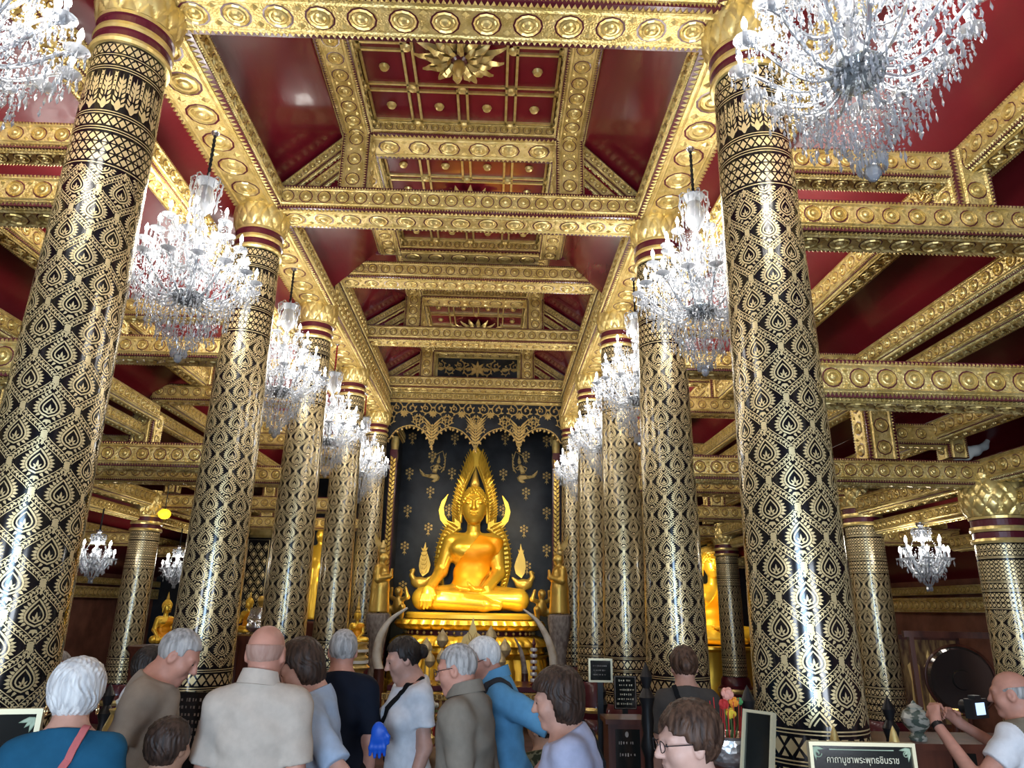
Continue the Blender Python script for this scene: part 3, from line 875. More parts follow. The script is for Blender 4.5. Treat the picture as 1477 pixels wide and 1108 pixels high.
def arm_mesh(r_, z0, z1):
    """S-curved glass arm in the +X direction from the hub at z0 to the cup at z1, with drip pan and candle tube"""
    mb = MB()
    pts = []
    for i in range(11):
        t = i / 10
        x = .03 + (r_ - .03) * t
        z = z0 + (z1 - z0) * t ** 2.2 - .13 * math.sin(PI * min(1, t * 1.15)) * (1 - .35 * t)
        pts.append((x, 0, z))
    pts[-1] = (r_, 0, z1 - .02)
    mb.tube(pts, [.0135 - .004 * i / 10 for i in range(11)], 7, 0)
    mb.lathe([(.004, -.03), (.012, -.022), (.022, -.012), (.056, .004), (.062, .012), (.044, .008), (.015, .004)], 12, (r_, 0, z1), 2)
    mb.lathe([(.012, .004), (.012, .075), (.008, .078)], 8, (r_, 0, z1), 1)
    return mb.mesh('arm', [M['glass_arm'], M['candle'], M['crystal']], True)
def bulb_mesh(r_, z1):
    mb = MB(); mb.lathe([(.008, .076), (.015, .092), (.017, .108), (.011, .130), (.002, .152)], 8, (r_, 0, z1)); return mb.mesh('bulb', [M['bulb']], True)

def chandelier(name, loc, label, group, sleeve, TI, crown, env, ss, power, proto=None, L0=.51, nstr=22, dens=1.0, cat='chandelier'):
    if proto is not None:
        o = copy_tree(proto); o.location = loc; tag(o, label)
        for c in o.children:
            if c.name.startswith('sleeve'):
                if sleeve != proto['slv']:
                    me = c.data.copy(); me.materials[0] = M[sleeve]; c.data = me
    else:
        o = empty(name, loc); tag(o, label, cat, group); o['slv'] = sleeve
        mb = MB(); mb.lathe([(.02, -.06), (.035, -.045), (.05, -.02), (.052, 0)], 16); mb.build('canopy', M['chrome'], o, True)
        mb = MB(); nb = int(L0 / .018)
        mb.lathe([((.013 + .004 * math.sin(k * 2.1)), -L0 - .02 + (L0 - .03) * k / nb) for k in range(nb + 1)], 8); mb.build('sleeve', M[sleeve], o, True)
        # crown of curled glass with its own fringe
        rc, zc0, zc1 = crown
        mb = MB()
        mb.lathe([(.03, zc1), (rc * .55, zc1 + .03), (rc * .75, zc1 + .10 * ss), (rc * .5, zc0 - .10 * ss), (rc * .8, zc0 - .03), (.02, zc0)], 12)
        for k in range(8):
            a = 2 * PI * k / 8; e = Vector((math.cos(a), math.sin(a), 0))
            pts = [e * (rc * f) + Vector((0, 0, zc0 + dz * ss)) for f, dz in ((.2, -.05), (.5, -.01), (.85, .0), (1.08, -.03), (1.05, -.075), (.88, -.07))]
            mb.tube(pts, .007, 5)
        mb.build('crown', M['glass_arm'], o, True)
        # stem with balusters
        zb = TI[-1][2] - .10
        mb = MB(); prof = []
        zz = zb; k = 0
        while zz < zc1 + .02:
            prof.append(((.018, .045, .05, .024)[k % 4] * (1 if ss > .8 else .7), zz)); zz += .035; k += 1
        mb.lathe(prof, 10); mb.build('stem', M['glass_arm'], o, True)
        mb = MB(); rb = .135 * ss
        zb2 = TI[-1][2] - .16 * ss
        mb.lathe([(.01, zb2 - rb * .75), (rb * .45, zb2 - rb * .68), (rb * .85, zb2 - rb * .4), (rb, zb2), (rb * .97, zb2 + .012), (rb * .6, zb2 + .03), (.02, zb2 + .05)], 24)
        mb.build('bowl', M['glass_bowl'], o, True)
        d = MB()
        for ti, (n, r_, z1, zh, off) in enumerate(TI):
            am = arm_mesh(r_, zh, z1); bm = bulb_mesh(r_, z1)
            for k in range(n):
                a = 2 * PI * (k + off) / n
                ao = link('arm', am, o); ao.rotation_euler = (0, 0, a)
                link('bulb', bm, ao)
                cx, cy = r_ * math.cos(a), r_ * math.sin(a)
                nd = 7 if dens >= 1 else 5
                for j in range(nd):
                    b = 2 * PI * j / nd
                    x, y = cx + .048 * math.cos(b), cy + .048 * math.sin(b)
                    bead(d, x, y, z1 - .006, .006); drop(d, x, y, z1 - .014, .055 * (.8 + .5 * rnd.random()), .0085)
                for j in range(1, 5):
                    t = j / 5
                    x, y = cx * t, cy * t
                    zt = zh + (z1 - zh) * t ** 2.2 - .12 * math.sin(PI * t)
                    drop(d, x, y, zt, .06, .011)
                a2 = 2 * PI * (k + 1 + off) / n
                strand(d, (cx, cy, z1 - .01), (r_ * math.cos(a2), r_ * math.sin(a2), z1 - .01), 9, .07, .0065)
                if ti == 0:
                    strand(d, (rc * .9 * math.cos(a), rc * .9 * math.sin(a), zc0 - .05), (cx, cy, z1 - .01), 12, .06, .0065)
                else:
                    pr_, pz = TI[ti - 1][1], TI[ti - 1][2]
                    strand(d, (pr_ * .8 * math.cos(a), pr_ * .8 * math.sin(a), pz - .04), (cx, cy, z1 - .01), 11, .05, .0065)
        # fringe round the crown
        for k in range(16):
            a = 2 * PI * k / 16
            for zq in (zc0 - .06 * ss, zc0 - .14 * ss, zc0 - .22 * ss):
                rr = rc * (1.05 if zq > zc0 - .1 * ss else .9)
                drop(d, rr * math.cos(a), rr * math.sin(a), zq, .075 * ss + .02, .010)
        # pendants filling the outline
        for (z, r0, r1, n) in env:
            for k in range(int(n * dens * (.68 if ss > .8 else 1))):
                a = rnd.random() * 2 * PI; r_ = math.sqrt(r0 * r0 + (r1 * r1 - r0 * r0) * rnd.random())
                zq = z + (rnd.random() - .5) * .07
                bead(d, r_ * math.cos(a), r_ * math.sin(a), zq, .0065)
                drop(d, r_ * math.cos(a), r_ * math.sin(a), zq - .008, .04 + .03 * rnd.random(), .0080)
                bead(d, r_ * math.cos(a) + .01, r_ * math.sin(a), zq + .03, .0065)
        # basket of bead strands down to the lowest ball
        z1 = TI[-1][2] - .08 * ss; zlow = z1 - .70 * ss
        for k in range(nstr):
            a = 2 * PI * k / nstr
            for (ra, za, rb_, zb_, n, sg) in ((TI[-1][1] * .74, z1 - .02, .20 * ss, z1 - .36 * ss, 15, .05), (.20 * ss, z1 - .33 * ss, .05 * ss, zlow + .12 * ss, 12, .02)):
                strand(d, (ra * math.cos(a), ra * math.sin(a), za), (rb_ * math.cos(a), rb_ * math.sin(a), zb_), n, sg, .007)
            drop(d, .20 * ss * math.cos(a), .20 * ss * math.sin(a), z1 - .36 * ss, .07, .011)
            drop(d, .06 * ss * math.cos(a), .06 * ss * math.sin(a), zlow + .13 * ss, .07, .010)
        dd = d.build('crystal_drops', M['crystal'], o); dd['kind'] = 'stuff'
        mb = MB(); mb.ball((0, 0, zlow + .06), (.035 * ss, .035 * ss, .05 * ss), 0, 8, 6); mb.build('finial', M['glass_arm'], o)
    # its lamps: a ring of bulbs low down and one cluster higher up
    zz = TI[-1][2] + .13; rr = TI[-1][1] * .78
    spots_ = [(rr * math.cos(k * PI * .4 + .4), rr * math.sin(k * PI * .4 + .4), zz + .06 * (k % 2)) for k in range(5)] + [(.24, .1, TI[0][2] + .17), (-.24, -.1, TI[0][2] + .17)] if ss > .8 else [(0, 0, zz + .05)]
    for x, y, z in spots_:
        l = bpy.data.lights.new('bulb_light', 'POINT'); l.energy = power / len(spots_); l.shadow_soft_size = .16; l.color = (1.0, .95, .88)
        lo = bpy.data.objects.new('bulb_light', l); C.objects.link(lo); lo.location = (loc[0] + x, loc[1] + y, loc[2] + z)
    return o
BIG = [(6, .26, -1.00, -1.10, 0), (10, .40, -1.24, -1.36, .3), (15, .525, -1.50, -1.62, .1)]
BENV = [(-1.02, .06, .24, 45), (-1.1, .06, .28, 70), (-1.2, .10, .35, 110), (-1.30, .15, .42, 150), (-1.40, .18, .47, 180), (-1.50, .2, .525, 220), (-1.58, .2, .535, 240), (-1.66, .2, .52, 220), (-1.76, .18, .46, 190), (-1.86, .12, .38, 150), (-1.96, .08, .28, 100), (-2.06, .05, .18, 60)]
BIGL = {(-1, 0): 'crystal chandelier cut by the upper left corner, before the nearest left column', (1, 0): 'largest crystal chandelier hanging before the nearest right column, glass bowl seen from below',
        (-1, 1): 'lit crystal chandelier on a black sleeve between the first two left columns', (1, 1): 'lit crystal chandelier on a black sleeve between the first two right columns',
        (-1, 2): 'crystal chandelier on a black sleeve hanging before the third left column', (1, 2): 'crystal chandelier half hidden behind the second right column',
        (-1, 3): 'crystal chandelier on a red sleeve before the fourth left column', (1, 3): 'small bright crystal chandelier beside the fourth right column',
        (-1, 4): 'farthest left crystal chandelier on a red sleeve near the altar', (1, 4): 'farthest right crystal chandelier, just left of the altar columns'}
CHY = [2.76, 5.62, 8.37, 11.1, 14.0]
proto_ch = None
for i, y in enumerate(CHY):
    for s_ in (-1, 1):
        o = chandelier('chandelier', (s_ * 2.2 if (s_, i) != (1, 0) else 2.14, y, 5.97), BIGL[(s_, i)], 'crystal chandeliers of the nave', 'sleeve_red' if (i >= 3 and s_ < 0) else 'sleeve_black',
                       BIG, (.125, -.51, -.87), BENV, 1.0, 88, proto_ch)
        if proto_ch is None: proto_ch = o
        else: o.rotation_euler = (0, 0, .7 * i + s_)
SMALL = [(6, .20, -.92 + .62, -.99 + .62, 0), (8, .25, -.42, -.48, .5)]
SENV = [(-.34, .05, .22, 30), (-.42, .05, .26, 50), (-.5, .05, .25, 45), (-.58, .03, .2, 35)]
proto_s = None
for x, y, lab, zt, L0 in ((5.5, 8.37, 'small crystal chandelier in the right aisle near the frame edge', 2.86, .08), (-5.5, 11.1, 'small lit chandelier in the left aisle on a long black sleeve', 3.10, .30),
                      (-5.5, 14.0, 'small lit chandelier farther down the left aisle, half behind the second column', 3.10, .30)):
    if L0 == .30:
        o = chandelier('chandelier', (x, y, zt - L0 + .03), lab, 'small aisle chandeliers', 'sleeve_black', SMALL, (.10, -.06, -.22), SENV, .45, 26, proto_s, .08, 12, .8)
        mb = MB(); mb.tube([(0, 0, 0), (0, 0, L0 + .03)], .012, 8); mb.build('rod', M['sleeve_black'], o)
    else:
        o = chandelier('chandelier', (x, y, zt), lab, 'small aisle chandeliers', 'sleeve_black', SMALL, (.10, -.06, -.22), SENV, .45, 26, proto_s, .08, 12, .8)
    if proto_s is None: proto_s = o
# ------------------------------------------------------------------ back of the nave: gable carving, valance, black wall
def at(px, py, Y):
    """point of the place at depth Y seen at photograph pixel (px, py)"""
    d = _f * FPX + _r * (px - 738.5) - _u * (py - 554.0)
    return CAMP + d * (Y / d.y)
def spiral(cx, cz, r_, a0, turns, n=22, sg=1):
    return [(cx + r_ * (1 - .82 * i / n) * math.cos(a0 + sg * turns * 2 * PI * i / n), cz + r_ * (1 - .82 * i / n) * math.sin(a0 + sg * turns * 2 * PI * i / n)) for i in range(n + 1)]
def relief(mb, polys, o, t=.025, base=.0):
    """2D polygons in the XZ plane raised towards the camera"""
    for p in polys:
        ar = sum(p[i - 1][0] * p[i][1] - p[i][0] * p[i - 1][1] for i in range(len(p)))
        if ar < 0: p = p[::-1]
        c = (sum(a for a, b in p) / len(p), sum(b for a, b in p) / len(p)); n = len(p)
        P = [(o[0] + a, o[1] - base, o[2] + b) for a, b in p] + [(o[0] + c[0] + (a - c[0]) * .7, o[1] - base - t, o[2] + c[1] + (b - c[1]) * .7) for a, b in p]
        mb.add(P, [(i, (i + 1) % n, n + (i + 1) % n, n + i) for i in range(n)] + [tuple(range(n, 2 * n))], 0)
def scroll_unit(cx, cz, r_, sg=1, a0=0.0):
    P = stroke2(spiral(cx, cz, r_, a0, 1.35, 22, sg), r_ * .17)
    for k in range(7):
        a = a0 + sg * (2 * PI * k / 7 * 1.0); f = 1 - .82 * (k / 7) * .75
        x, z = cx + r_ * f * math.cos(a), cz + r_ * f * math.sin(a)
        P.append(leaf2(x, z, a + sg * .9, r_ * .55, r_ * .30))
    P.append(leaf2(cx - r_ * .16, cz - r_ * .15, PI / 2, r_ * .42, r_ * .36))
    return P
YV = 15.92
def vb(x):
    best = 5.74
    for tx, tz, w_ in ((-1.98, 5.35, .16), (-1.0, 5.24, .15), (0, 5.20, .22), (1.0, 5.24, .15), (1.98, 5.35, .16)):
        best = min(best, 5.76 - (5.76 - tz) * math.exp(-abs(x - tx) / w_))
    return best
o = empty('carved_valance', (0, YV, 5.2)); tag(o, 'gilded openwork valance with three hanging points above the altar', 'valance')
xs = [-2.0 + 4.0 * i / 80 for i in range(81)]
mb = MB()
for i in range(80):
    a, b = xs[i], xs[i + 1]
    mb.plate([(a, vb(a) - 5.2), (b, vb(b) - 5.2), (b, 1.20), (a, 1.20)], (0, 0, 0), (1, 0, 0), (0, 0, 1), (0, -1, 0), -.012, .012)
mb.build('backing', M['black_wall'], o)
mb = MB(); P = []
for i in range(12):
    x = -1.83 + i * .333; sg = 1 if i % 2 else -1
    P += scroll_unit(x, .98, .145, sg, PI / 2 + .3 * sg)
    P += scroll_unit(x + .16 * sg, .72, .125, -sg, -PI / 2)
for tx, tz in ((-1.0, .06), (0, .02), (1.0, .06)):
    for k in range(9):
        z = tz + .07 * k; wd = .03 + .022 * k
        if z > .6: break
        for sg in (-1, 1):
            P.append(leaf2(tx, z, PI / 2 - sg * .75, wd * 2.0, .055))
        P.append(leaf2(tx, z, PI / 2, .08, .05))
    P += scroll_unit(tx - .14, .50, .09, 1, 0); P += scroll_unit(tx + .14, .50, .09, -1, PI)
for i in range(80):
    if i % 2 == 0:
        x = xs[i]; P.append(leaf2(x, vb(x) - 5.2 + .02, -PI / 2 + (.5 if (x * 1.0) % 1 < .5 else -.5), .075, .06))
P += stroke2([(x, vb(x) - 5.2 + .035) for x in xs], .03)
P += stroke2([(-2.0, 1.16), (2.0, 1.16)], .08)
for k in range(6):
    x = -1.66 + .664 * k
    for a in range(8): P.append(leaf2(x, .86, a * PI / 4, .10, .06))
relief(mb, P, (0, -.012, 0), .03)
mb.build('gold_scrolls', M['gold_paint'], o)
# frieze under the last tie beam
beam((-1.98, YV - .02, 6.37), (1.98, YV - .02, 6.37), .22, .17, 'fu', 10)
# gable with carved panels behind the last truss
o = empty('gable_carving', (0, ROWS[4] + .26, 6.8)); tag(o, 'black gable panel with gold scrolls framed above the valance', 'carved panel')
mb = MB(); mb.box((-1.0, 0, .02), (1.0, .05, .66)); mb.build('panel', M['black_wall'], o)
mb = MB()
for a, b, c, d in ((-1.0, 1.0, .0, .07), (-1.0, 1.0, .60, .67), (-1.0, -.93, .05, .62), (.93, 1.0, .05, .62)): mb.box((a, -.05, c), (b, .02, d))
mb.build('frame', M['gold_boss'], o)
mb = MB(); P = []
for s_ in (-1, 1):
    for i in range(4):
        P += scroll_unit(s_ * (.20 + .22 * i), .36 + (.06 if i % 2 else -.06), .14 - .012 * i, s_ * (1 if i % 2 else -1), PI / 2)
        P.append(leaf2(s_ * (.12 + .22 * i), .34, 0 if s_ > 0 else PI, .2, .10))
for a in range(8): P.append(leaf2(0, .34, a * PI / 4, .22, .09))
relief(mb, P, (0, 0, 0), .03)
mb.build('gold_scrolls', M['gold_paint'], o)
mb = MB()
mb.plate([(-2.05, 6.8), (2.05, 6.8), (2.05, 6.95), (1.2, 7.62), (-1.2, 7.62), (-2.05, 6.95)], (0, ROWS[4] + .36, 0), (1, 0, 0), (0, 0, 1), (0, -1, 0), -.03, .0)
TRIM[0] += 1; struct(mb.build('trim_%d' % TRIM[0], M['red']))
for s_ in (-1, 1):
    sn = 'left' if s_ < 0 else 'right'
    o = empty('gable_carving', (0, ROWS[4] + .26, 6.8)); tag(o, 'small triangular carved panel in the gable, %s of the long one' % sn, 'carved panel')
    tri = [(1.12, .05), (1.72, .05), (1.12, .50)]; tri = [(s_ * a, b) for a, b in tri]
    mb = MB(); t2 = tri if s_ > 0 else tri[::-1]
    mb.plate(t2, (0, 0, 0), (1, 0, 0), (0, 0, 1), (0, -1, 0), -.04, .0); mb.build('panel', M['black_wall'], o)
    mb = MB(); relief(mb, stroke2(tri, .05, True) , (0, 0, 0), .04); mb.build('frame', M['gold_boss'], o)
    mb = MB(); relief(mb, scroll_unit(s_ * 1.25, .18, .09, s_, PI / 2) + scroll_unit(s_ * 1.44, .13, .06, -s_, PI / 2), (0, 0, 0), .02); mb.build('gold_scrolls', M['gold_paint'], o)

# sides of the niche: black reveals with gilded leafy pilasters
for s_ in (-1, 1):
    sn = 'left' if s_ < 0 else 'right'
    mb = MB(); mb.box((min(s_ * 2.0, s_ * 2.5), 16.6, 0), (max(s_ * 2.0, s_ * 2.5), YB, 5.93)); struct(mb.build('wall_niche_%s' % sn, M['black_wall']))
    o = empty('leaf_pilaster', (s_ * 1.90, 16.45, 0)); tag(o, 'slim gilded leafy pilaster on the %s edge of the altar niche' % sn, 'pilaster')
    mb = MB(); mb.box((-.085, -.1, 0), (.085, .1, 5.3)); mb.build('core', M['maroon'], o)
    mb = MB(); P = []
    for k in range(46):
        z = .25 + .105 * k
        P.append(leaf2(0, z, PI / 2 - .5, .15, .08)); P.append(leaf2(0, z + .05, PI / 2 + .5, .15, .08))
    relief(mb, P, (0, -.1, 0), .04); mb.build('leaves', M['buddha_dark'], o)
    mb = MB(); mb.lathe([(.085, 5.0), (.098, 5.12), (.085, 5.3), (.098, 5.46), (.09, 5.62)], 20); mb.build('capital', M['gold_cap'], o, True)

# gold sprigs and two flying devas on the black wall
def sprig_mesh():
    mb = MB(); P = []
    for k in range(6):
        a = PI / 2 + k * PI / 3; x, z = .085 * math.cos(a), .085 * math.sin(a)
        for q in range(5): P.append(leaf2(x, z, a + q * 2 * PI / 5, .042, .03))
    for q in range(6): P.append(leaf2(0, 0, q * PI / 3, .05, .03))
    P.append(leaf2(0, -.08, -PI / 2, .16, .04)); P.append(leaf2(.0, -.13, -PI / 2 + .7, .09, .03)); P.append(leaf2(0, -.13, -PI / 2 - .7, .09, .03))
    relief(mb, P, (0, 0, 0), .012); return mb.mesh('sprig', [M['gold_paint']])
me_sp = sprig_mesh()
for zx, zy in ((390, 215), (605, 215), (380, 405), (495, 310), (485, 495), (365, 590), (505, 130), (590, 400), (355, 790), (865, 220), (1085, 235), (980, 315), (865, 400), (1085, 415), (970, 505),
               (1085, 605), (980, 130), (405, 35), (620, 40), (875, 40), (1085, 50), (985, 690)):
    p = at(480 + zx / 3.517, 620 + zy / 3.517, YB - .005)
    o = link('wall_sprig', me_sp, None, tuple(p)); tag(o, 'small gold flower sprig painted on the black wall behind the altar', 'wall ornament', 'gold sprigs on the black wall')
for s_, zx, zy in ((1, 515, 205), (-1, 965, 210)):
    p = at(480 + zx / 3.517, 620 + zy / 3.517, YB - .005)
    mb = MB(); P = []
    # kneeling body, raised hands, head with a pointed crown, swirling skirt, flame aura
    P.append([(s_ * a, b) for a, b in [(-.06, -.06), (.06, -.08), (.10, .04), (.13, .15), (.05, .18), (-.02, .10)]])
    P.append([(s_ * a, b) for a, b in [(-.10, -.10), (.08, -.10), (.16, -.18), (.12, -.27), (-.02, -.24), (-.16, -.20)]])
    P.append([(s_ * a, b) for a, b in [(-.10, -.12), (-.16, -.20), (-.30, -.17), (-.38, -.06), (-.26, -.11)]])
    P.append([(s_ * a, b) for a, b in [(.08, -.18), (.12, -.27), (.02, -.33), (-.08, -.30)]])
    P += stroke2([(s_ * a, b) for a, b in [(.12, .13), (.20, .06), (.14, .02), (.05, .08)]], .030)
    P += stroke2([(s_ * a, b) for a, b in [(.0, .13), (-.10, .08), (-.07, .0), (.04, .06)]], .028)
    P += [[(s_ * (.10 + .050 * math.cos(q)), .235 + .058 * math.sin(q)) for q in [2 * PI * k / 10 for k in range(10)]], [(s_ * a, b) for a, b in ((.06, .28), (.15, .28), (.13, .35), (.115, .44), (.09, .35))]]
    rib = [(.18, -.06), (.27, .08), (.28, .26), (.20, .52), (.0, .40), (-.04, .24)]
    P += stroke2([(s_ * a, b) for a, b in rib], .028)
    for k in range(6): P.append(leaf2(s_ * (.20 + .015 * k), -.02 + .08 * k, PI / 2 - s_ * 1.0 + .15 * k * s_, .10, .04))
    for k in range(5): P.append(leaf2(s_ * (-.14 - .05 * k), -.19 + .03 * k, (PI * .9 if s_ > 0 else PI * .1) - s_ * .2 * k, .11, .045))
    relief(mb, P, (0, 0, 0), .02)
    o = mb.build('deva_relief', M['gold_paint'], None, loc=tuple(p)); tag(o, 'gold flying deva painted on the black wall, %s of the flame arch' % ('left' if s_ > 0 else 'right'), 'wall ornament')

# ------------------------------------------------------------------ the great seated image
BX, BY, BZ = 0.0, 17.05, 1.75
def bx(zx): return (zx - 727) * .00455
def bz(zy): return (905 - zy) * .00464
def make_buddha():
    S = SDF((-1.5, -1.25, -.12), (1.5, .6, 3.5), .0165, .07)
    # folded legs
    S.cap((-.30, .05, .28), (-1.05, -.45, .24), .30, .24); S.cap((.30, .05, .28), (1.05, -.45, .24), .30, .24)
    S.cap((-1.08, -.50, .22), (.30, -.86, .12), .225, .15); S.cap((1.08, -.50, .22), (-.25, -.72, .27), .22, .14)
    S.cap((-.25, -.72, .29), (-.62, -.74, .34), .12, .07); S.ell((0, -.15, .26), (.85, .55, .25))
    S.cap((.30, -.86, .11), (.62, -.80, .08), .13, .08)
    # trunk
    S.ell((0, .05, .45), (.50, .36, .34)); S.ell((0, .05, .80), (.43, .30, .42)); S.ell((0, .04, 1.28), (.56, .33, .40)); S.ell((-.26, -.16, 1.34), (.26, .15, .20)); S.ell((.26, -.16, 1.34), (.26, .15, .20))
    S.cap((-.42, .05, 1.55), (.42, .05, 1.55), .19, .19, .12); S.cap((0, .03, 1.55), (0, -.01, 2.02), .17, .145)
    # his right arm to the knee, left arm to the lap
    S.path([(-.53, .04, 1.52), (-.73, .0, .84), (-.90, -.62, .48)], [.185, .15, .10])
    S.path([(.53, .04, 1.52), (.62, -.02, .82), (.34, -.62, .46)], [.185, .15, .10])
    S.ell((-.94, -.74, .36), (.13, .08, .16), k=.04)
    for i, (dx, ln) in enumerate(((-.10, .23), (-.035, .28), (.03, .27), (.09, .22))):
        S.path([(-.95 + dx, -.79, .30), (-.96 + dx * 1.1, -.84, .18), (-.965 + dx * 1.1, -.82, .30 - ln)], [.044, .040, .030], .015)
    S.path([(-.84, -.74, .42), (-.78, -.80, .30), (-.79, -.80, .22)], [.046, .042, .032], .02)
    S.ell((.10, -.76, .43), (.22, .13, .05), k=.04)
    for i in range(4): S.path([(-.06, -.86 + .065 * i, .43), (-.22, -.87 + .06 * i, .45), (-.36 + .03 * abs(i - 1.4), -.86 + .055 * i, .50)], [.042, .038, .028], .015)
    S.path([(.06, -.86, .45), (-.02, -.92, .52), (-.06, -.90, .57)], [.042, .038, .03], .02)
    # head
    S.ell((0, -.05, 2.34), (.285, .30, .40), k=.06); S.ell((0, -.12, 2.14), (.21, .21, .20), k=.08); S.ell((0, -.22, 1.98), (.08, .07, .06), k=.05)
    S.cap((0, -.345, 2.46), (0, -.395, 2.27), .030, .048, .03); S.ell((-.05, -.355, 2.265), (.035, .03, .028), k=.02); S.ell((.05, -.355, 2.265), (.035, .03, .028), k=.02)
    for s_ in (-1, 1):
        S.path([(s_ * .03, -.345, 2.47), (s_ * .12, -.33, 2.52), (s_ * .22, -.26, 2.46)], [.016, .018, .012], .03)
        S.ell((s_ * .125, -.29, 2.415), (.085, .05, .042), k=.02)
        S.path([(s_ * .05, -.335, 2.40), (s_ * .125, -.345, 2.385), (s_ * .20, -.30, 2.40)], [.008, .010, .008], .008)
        S.ell((s_ * .30, -.02, 2.34), (.035, .075, .17), k=.02); S.cap((s_ * .31, -.02, 2.22), (s_ * .315, -.03, 1.98), .042, .03, .03)
    S.ell((0, -.335, 2.175), (.095, .04, .022), k=.012); S.ell((0, -.325, 2.13), (.075, .04, .024), k=.012)
    S.ell((0, -.34, 2.153), (.10, .03, .006), k=.006, op='-')
    body = S.mesh('body', M['buddha'])
    # robe: the trunk once more, a little larger, kept on one side of the hem
    T = SDF((-.8, -.6, .3), (.8, .5, 1.95), .0165, .07)
    T.ell((0, .05, .45), (.515, .375, .36)); T.ell((0, .05, .80), (.445, .315, .44)); T.ell((0, .04, 1.28), (.575, .345, .42)); T.ell((-.26, -.16, 1.34), (.26, .165, .21)); T.ell((.26, -.16, 1.34), (.26, .165, .21))
    T.cap((-.42, .05, 1.55), (.46, .05, 1.555), .205, .205, .12); T.cap((.51, .04, 1.52), (.56, .02, 1.30), .20, .185, .08)
    T.cut((.10, -.3, 1.62), (-.80, 0, .60)); T.cut((.0, 0, 1.70), (0.15, 0, 1)); T.cut((.62, 0, 1.3), (1, 0, -.55))
    robe = T.mesh('robe', M['robe'])
    # hair cap of small knobs and the tall flame finial
    H = SDF((-.42, -.5, 2.0), (.42, .42, 3.5), .0165, .04)
    H.ell((0, .0, 2.42), (.335, .345, .36)); H.ell((0, .02, 2.72), (.17, .17, .13), k=.1)
    def knob(X, Y, Z, F):
        a = np.arctan2(X, -Y)
        F = F - .022 * np.sin(a * 18) * np.sin(Z * 52)
        face = (X / .255) ** 2 + ((Z - 2.26) / .34) ** 2 - 1      # opening of the face
        d = np.where(Y < .02, -face * .15, -1)
        return np.maximum(np.maximum(F, d), 2.05 + .0 * X - Z + .0 * Y)
    H.fn(knob); H.cut((0, 0, 2.30), (0, -.35, -1))
    hair = H.mesh('hair', M['buddha'])
    mb = MB()
    mb.lathe([(.06, 2.80), (.10, 2.86), (.105, 2.93), (.075, 3.05), (.045, 3.18), (.02, 3.28), (.001, 3.36)], 16, (0, .02, 0), 0, lambda a, z: 1 + .16 * math.cos(8 * a + z * 22))
    flame = mb.mesh('flame', [M['buddha_dark']], True)
    return body, robe, hair, flame
B4 = make_buddha()
def seated_image(name, loc, sc, rz, label, cat='statue', mats=None):
    o = empty(name, loc, rz); o.scale = (sc, sc, sc); tag(o, label, cat)
    for n, me in zip(('body', 'robe', 'hair', 'flame'), B4): link(n, me, o)
    return o
seated_image('buddha_statue', (BX, BY, BZ), 1.0, 0, 'great golden seated Buddha with an orange robe before the black wall')

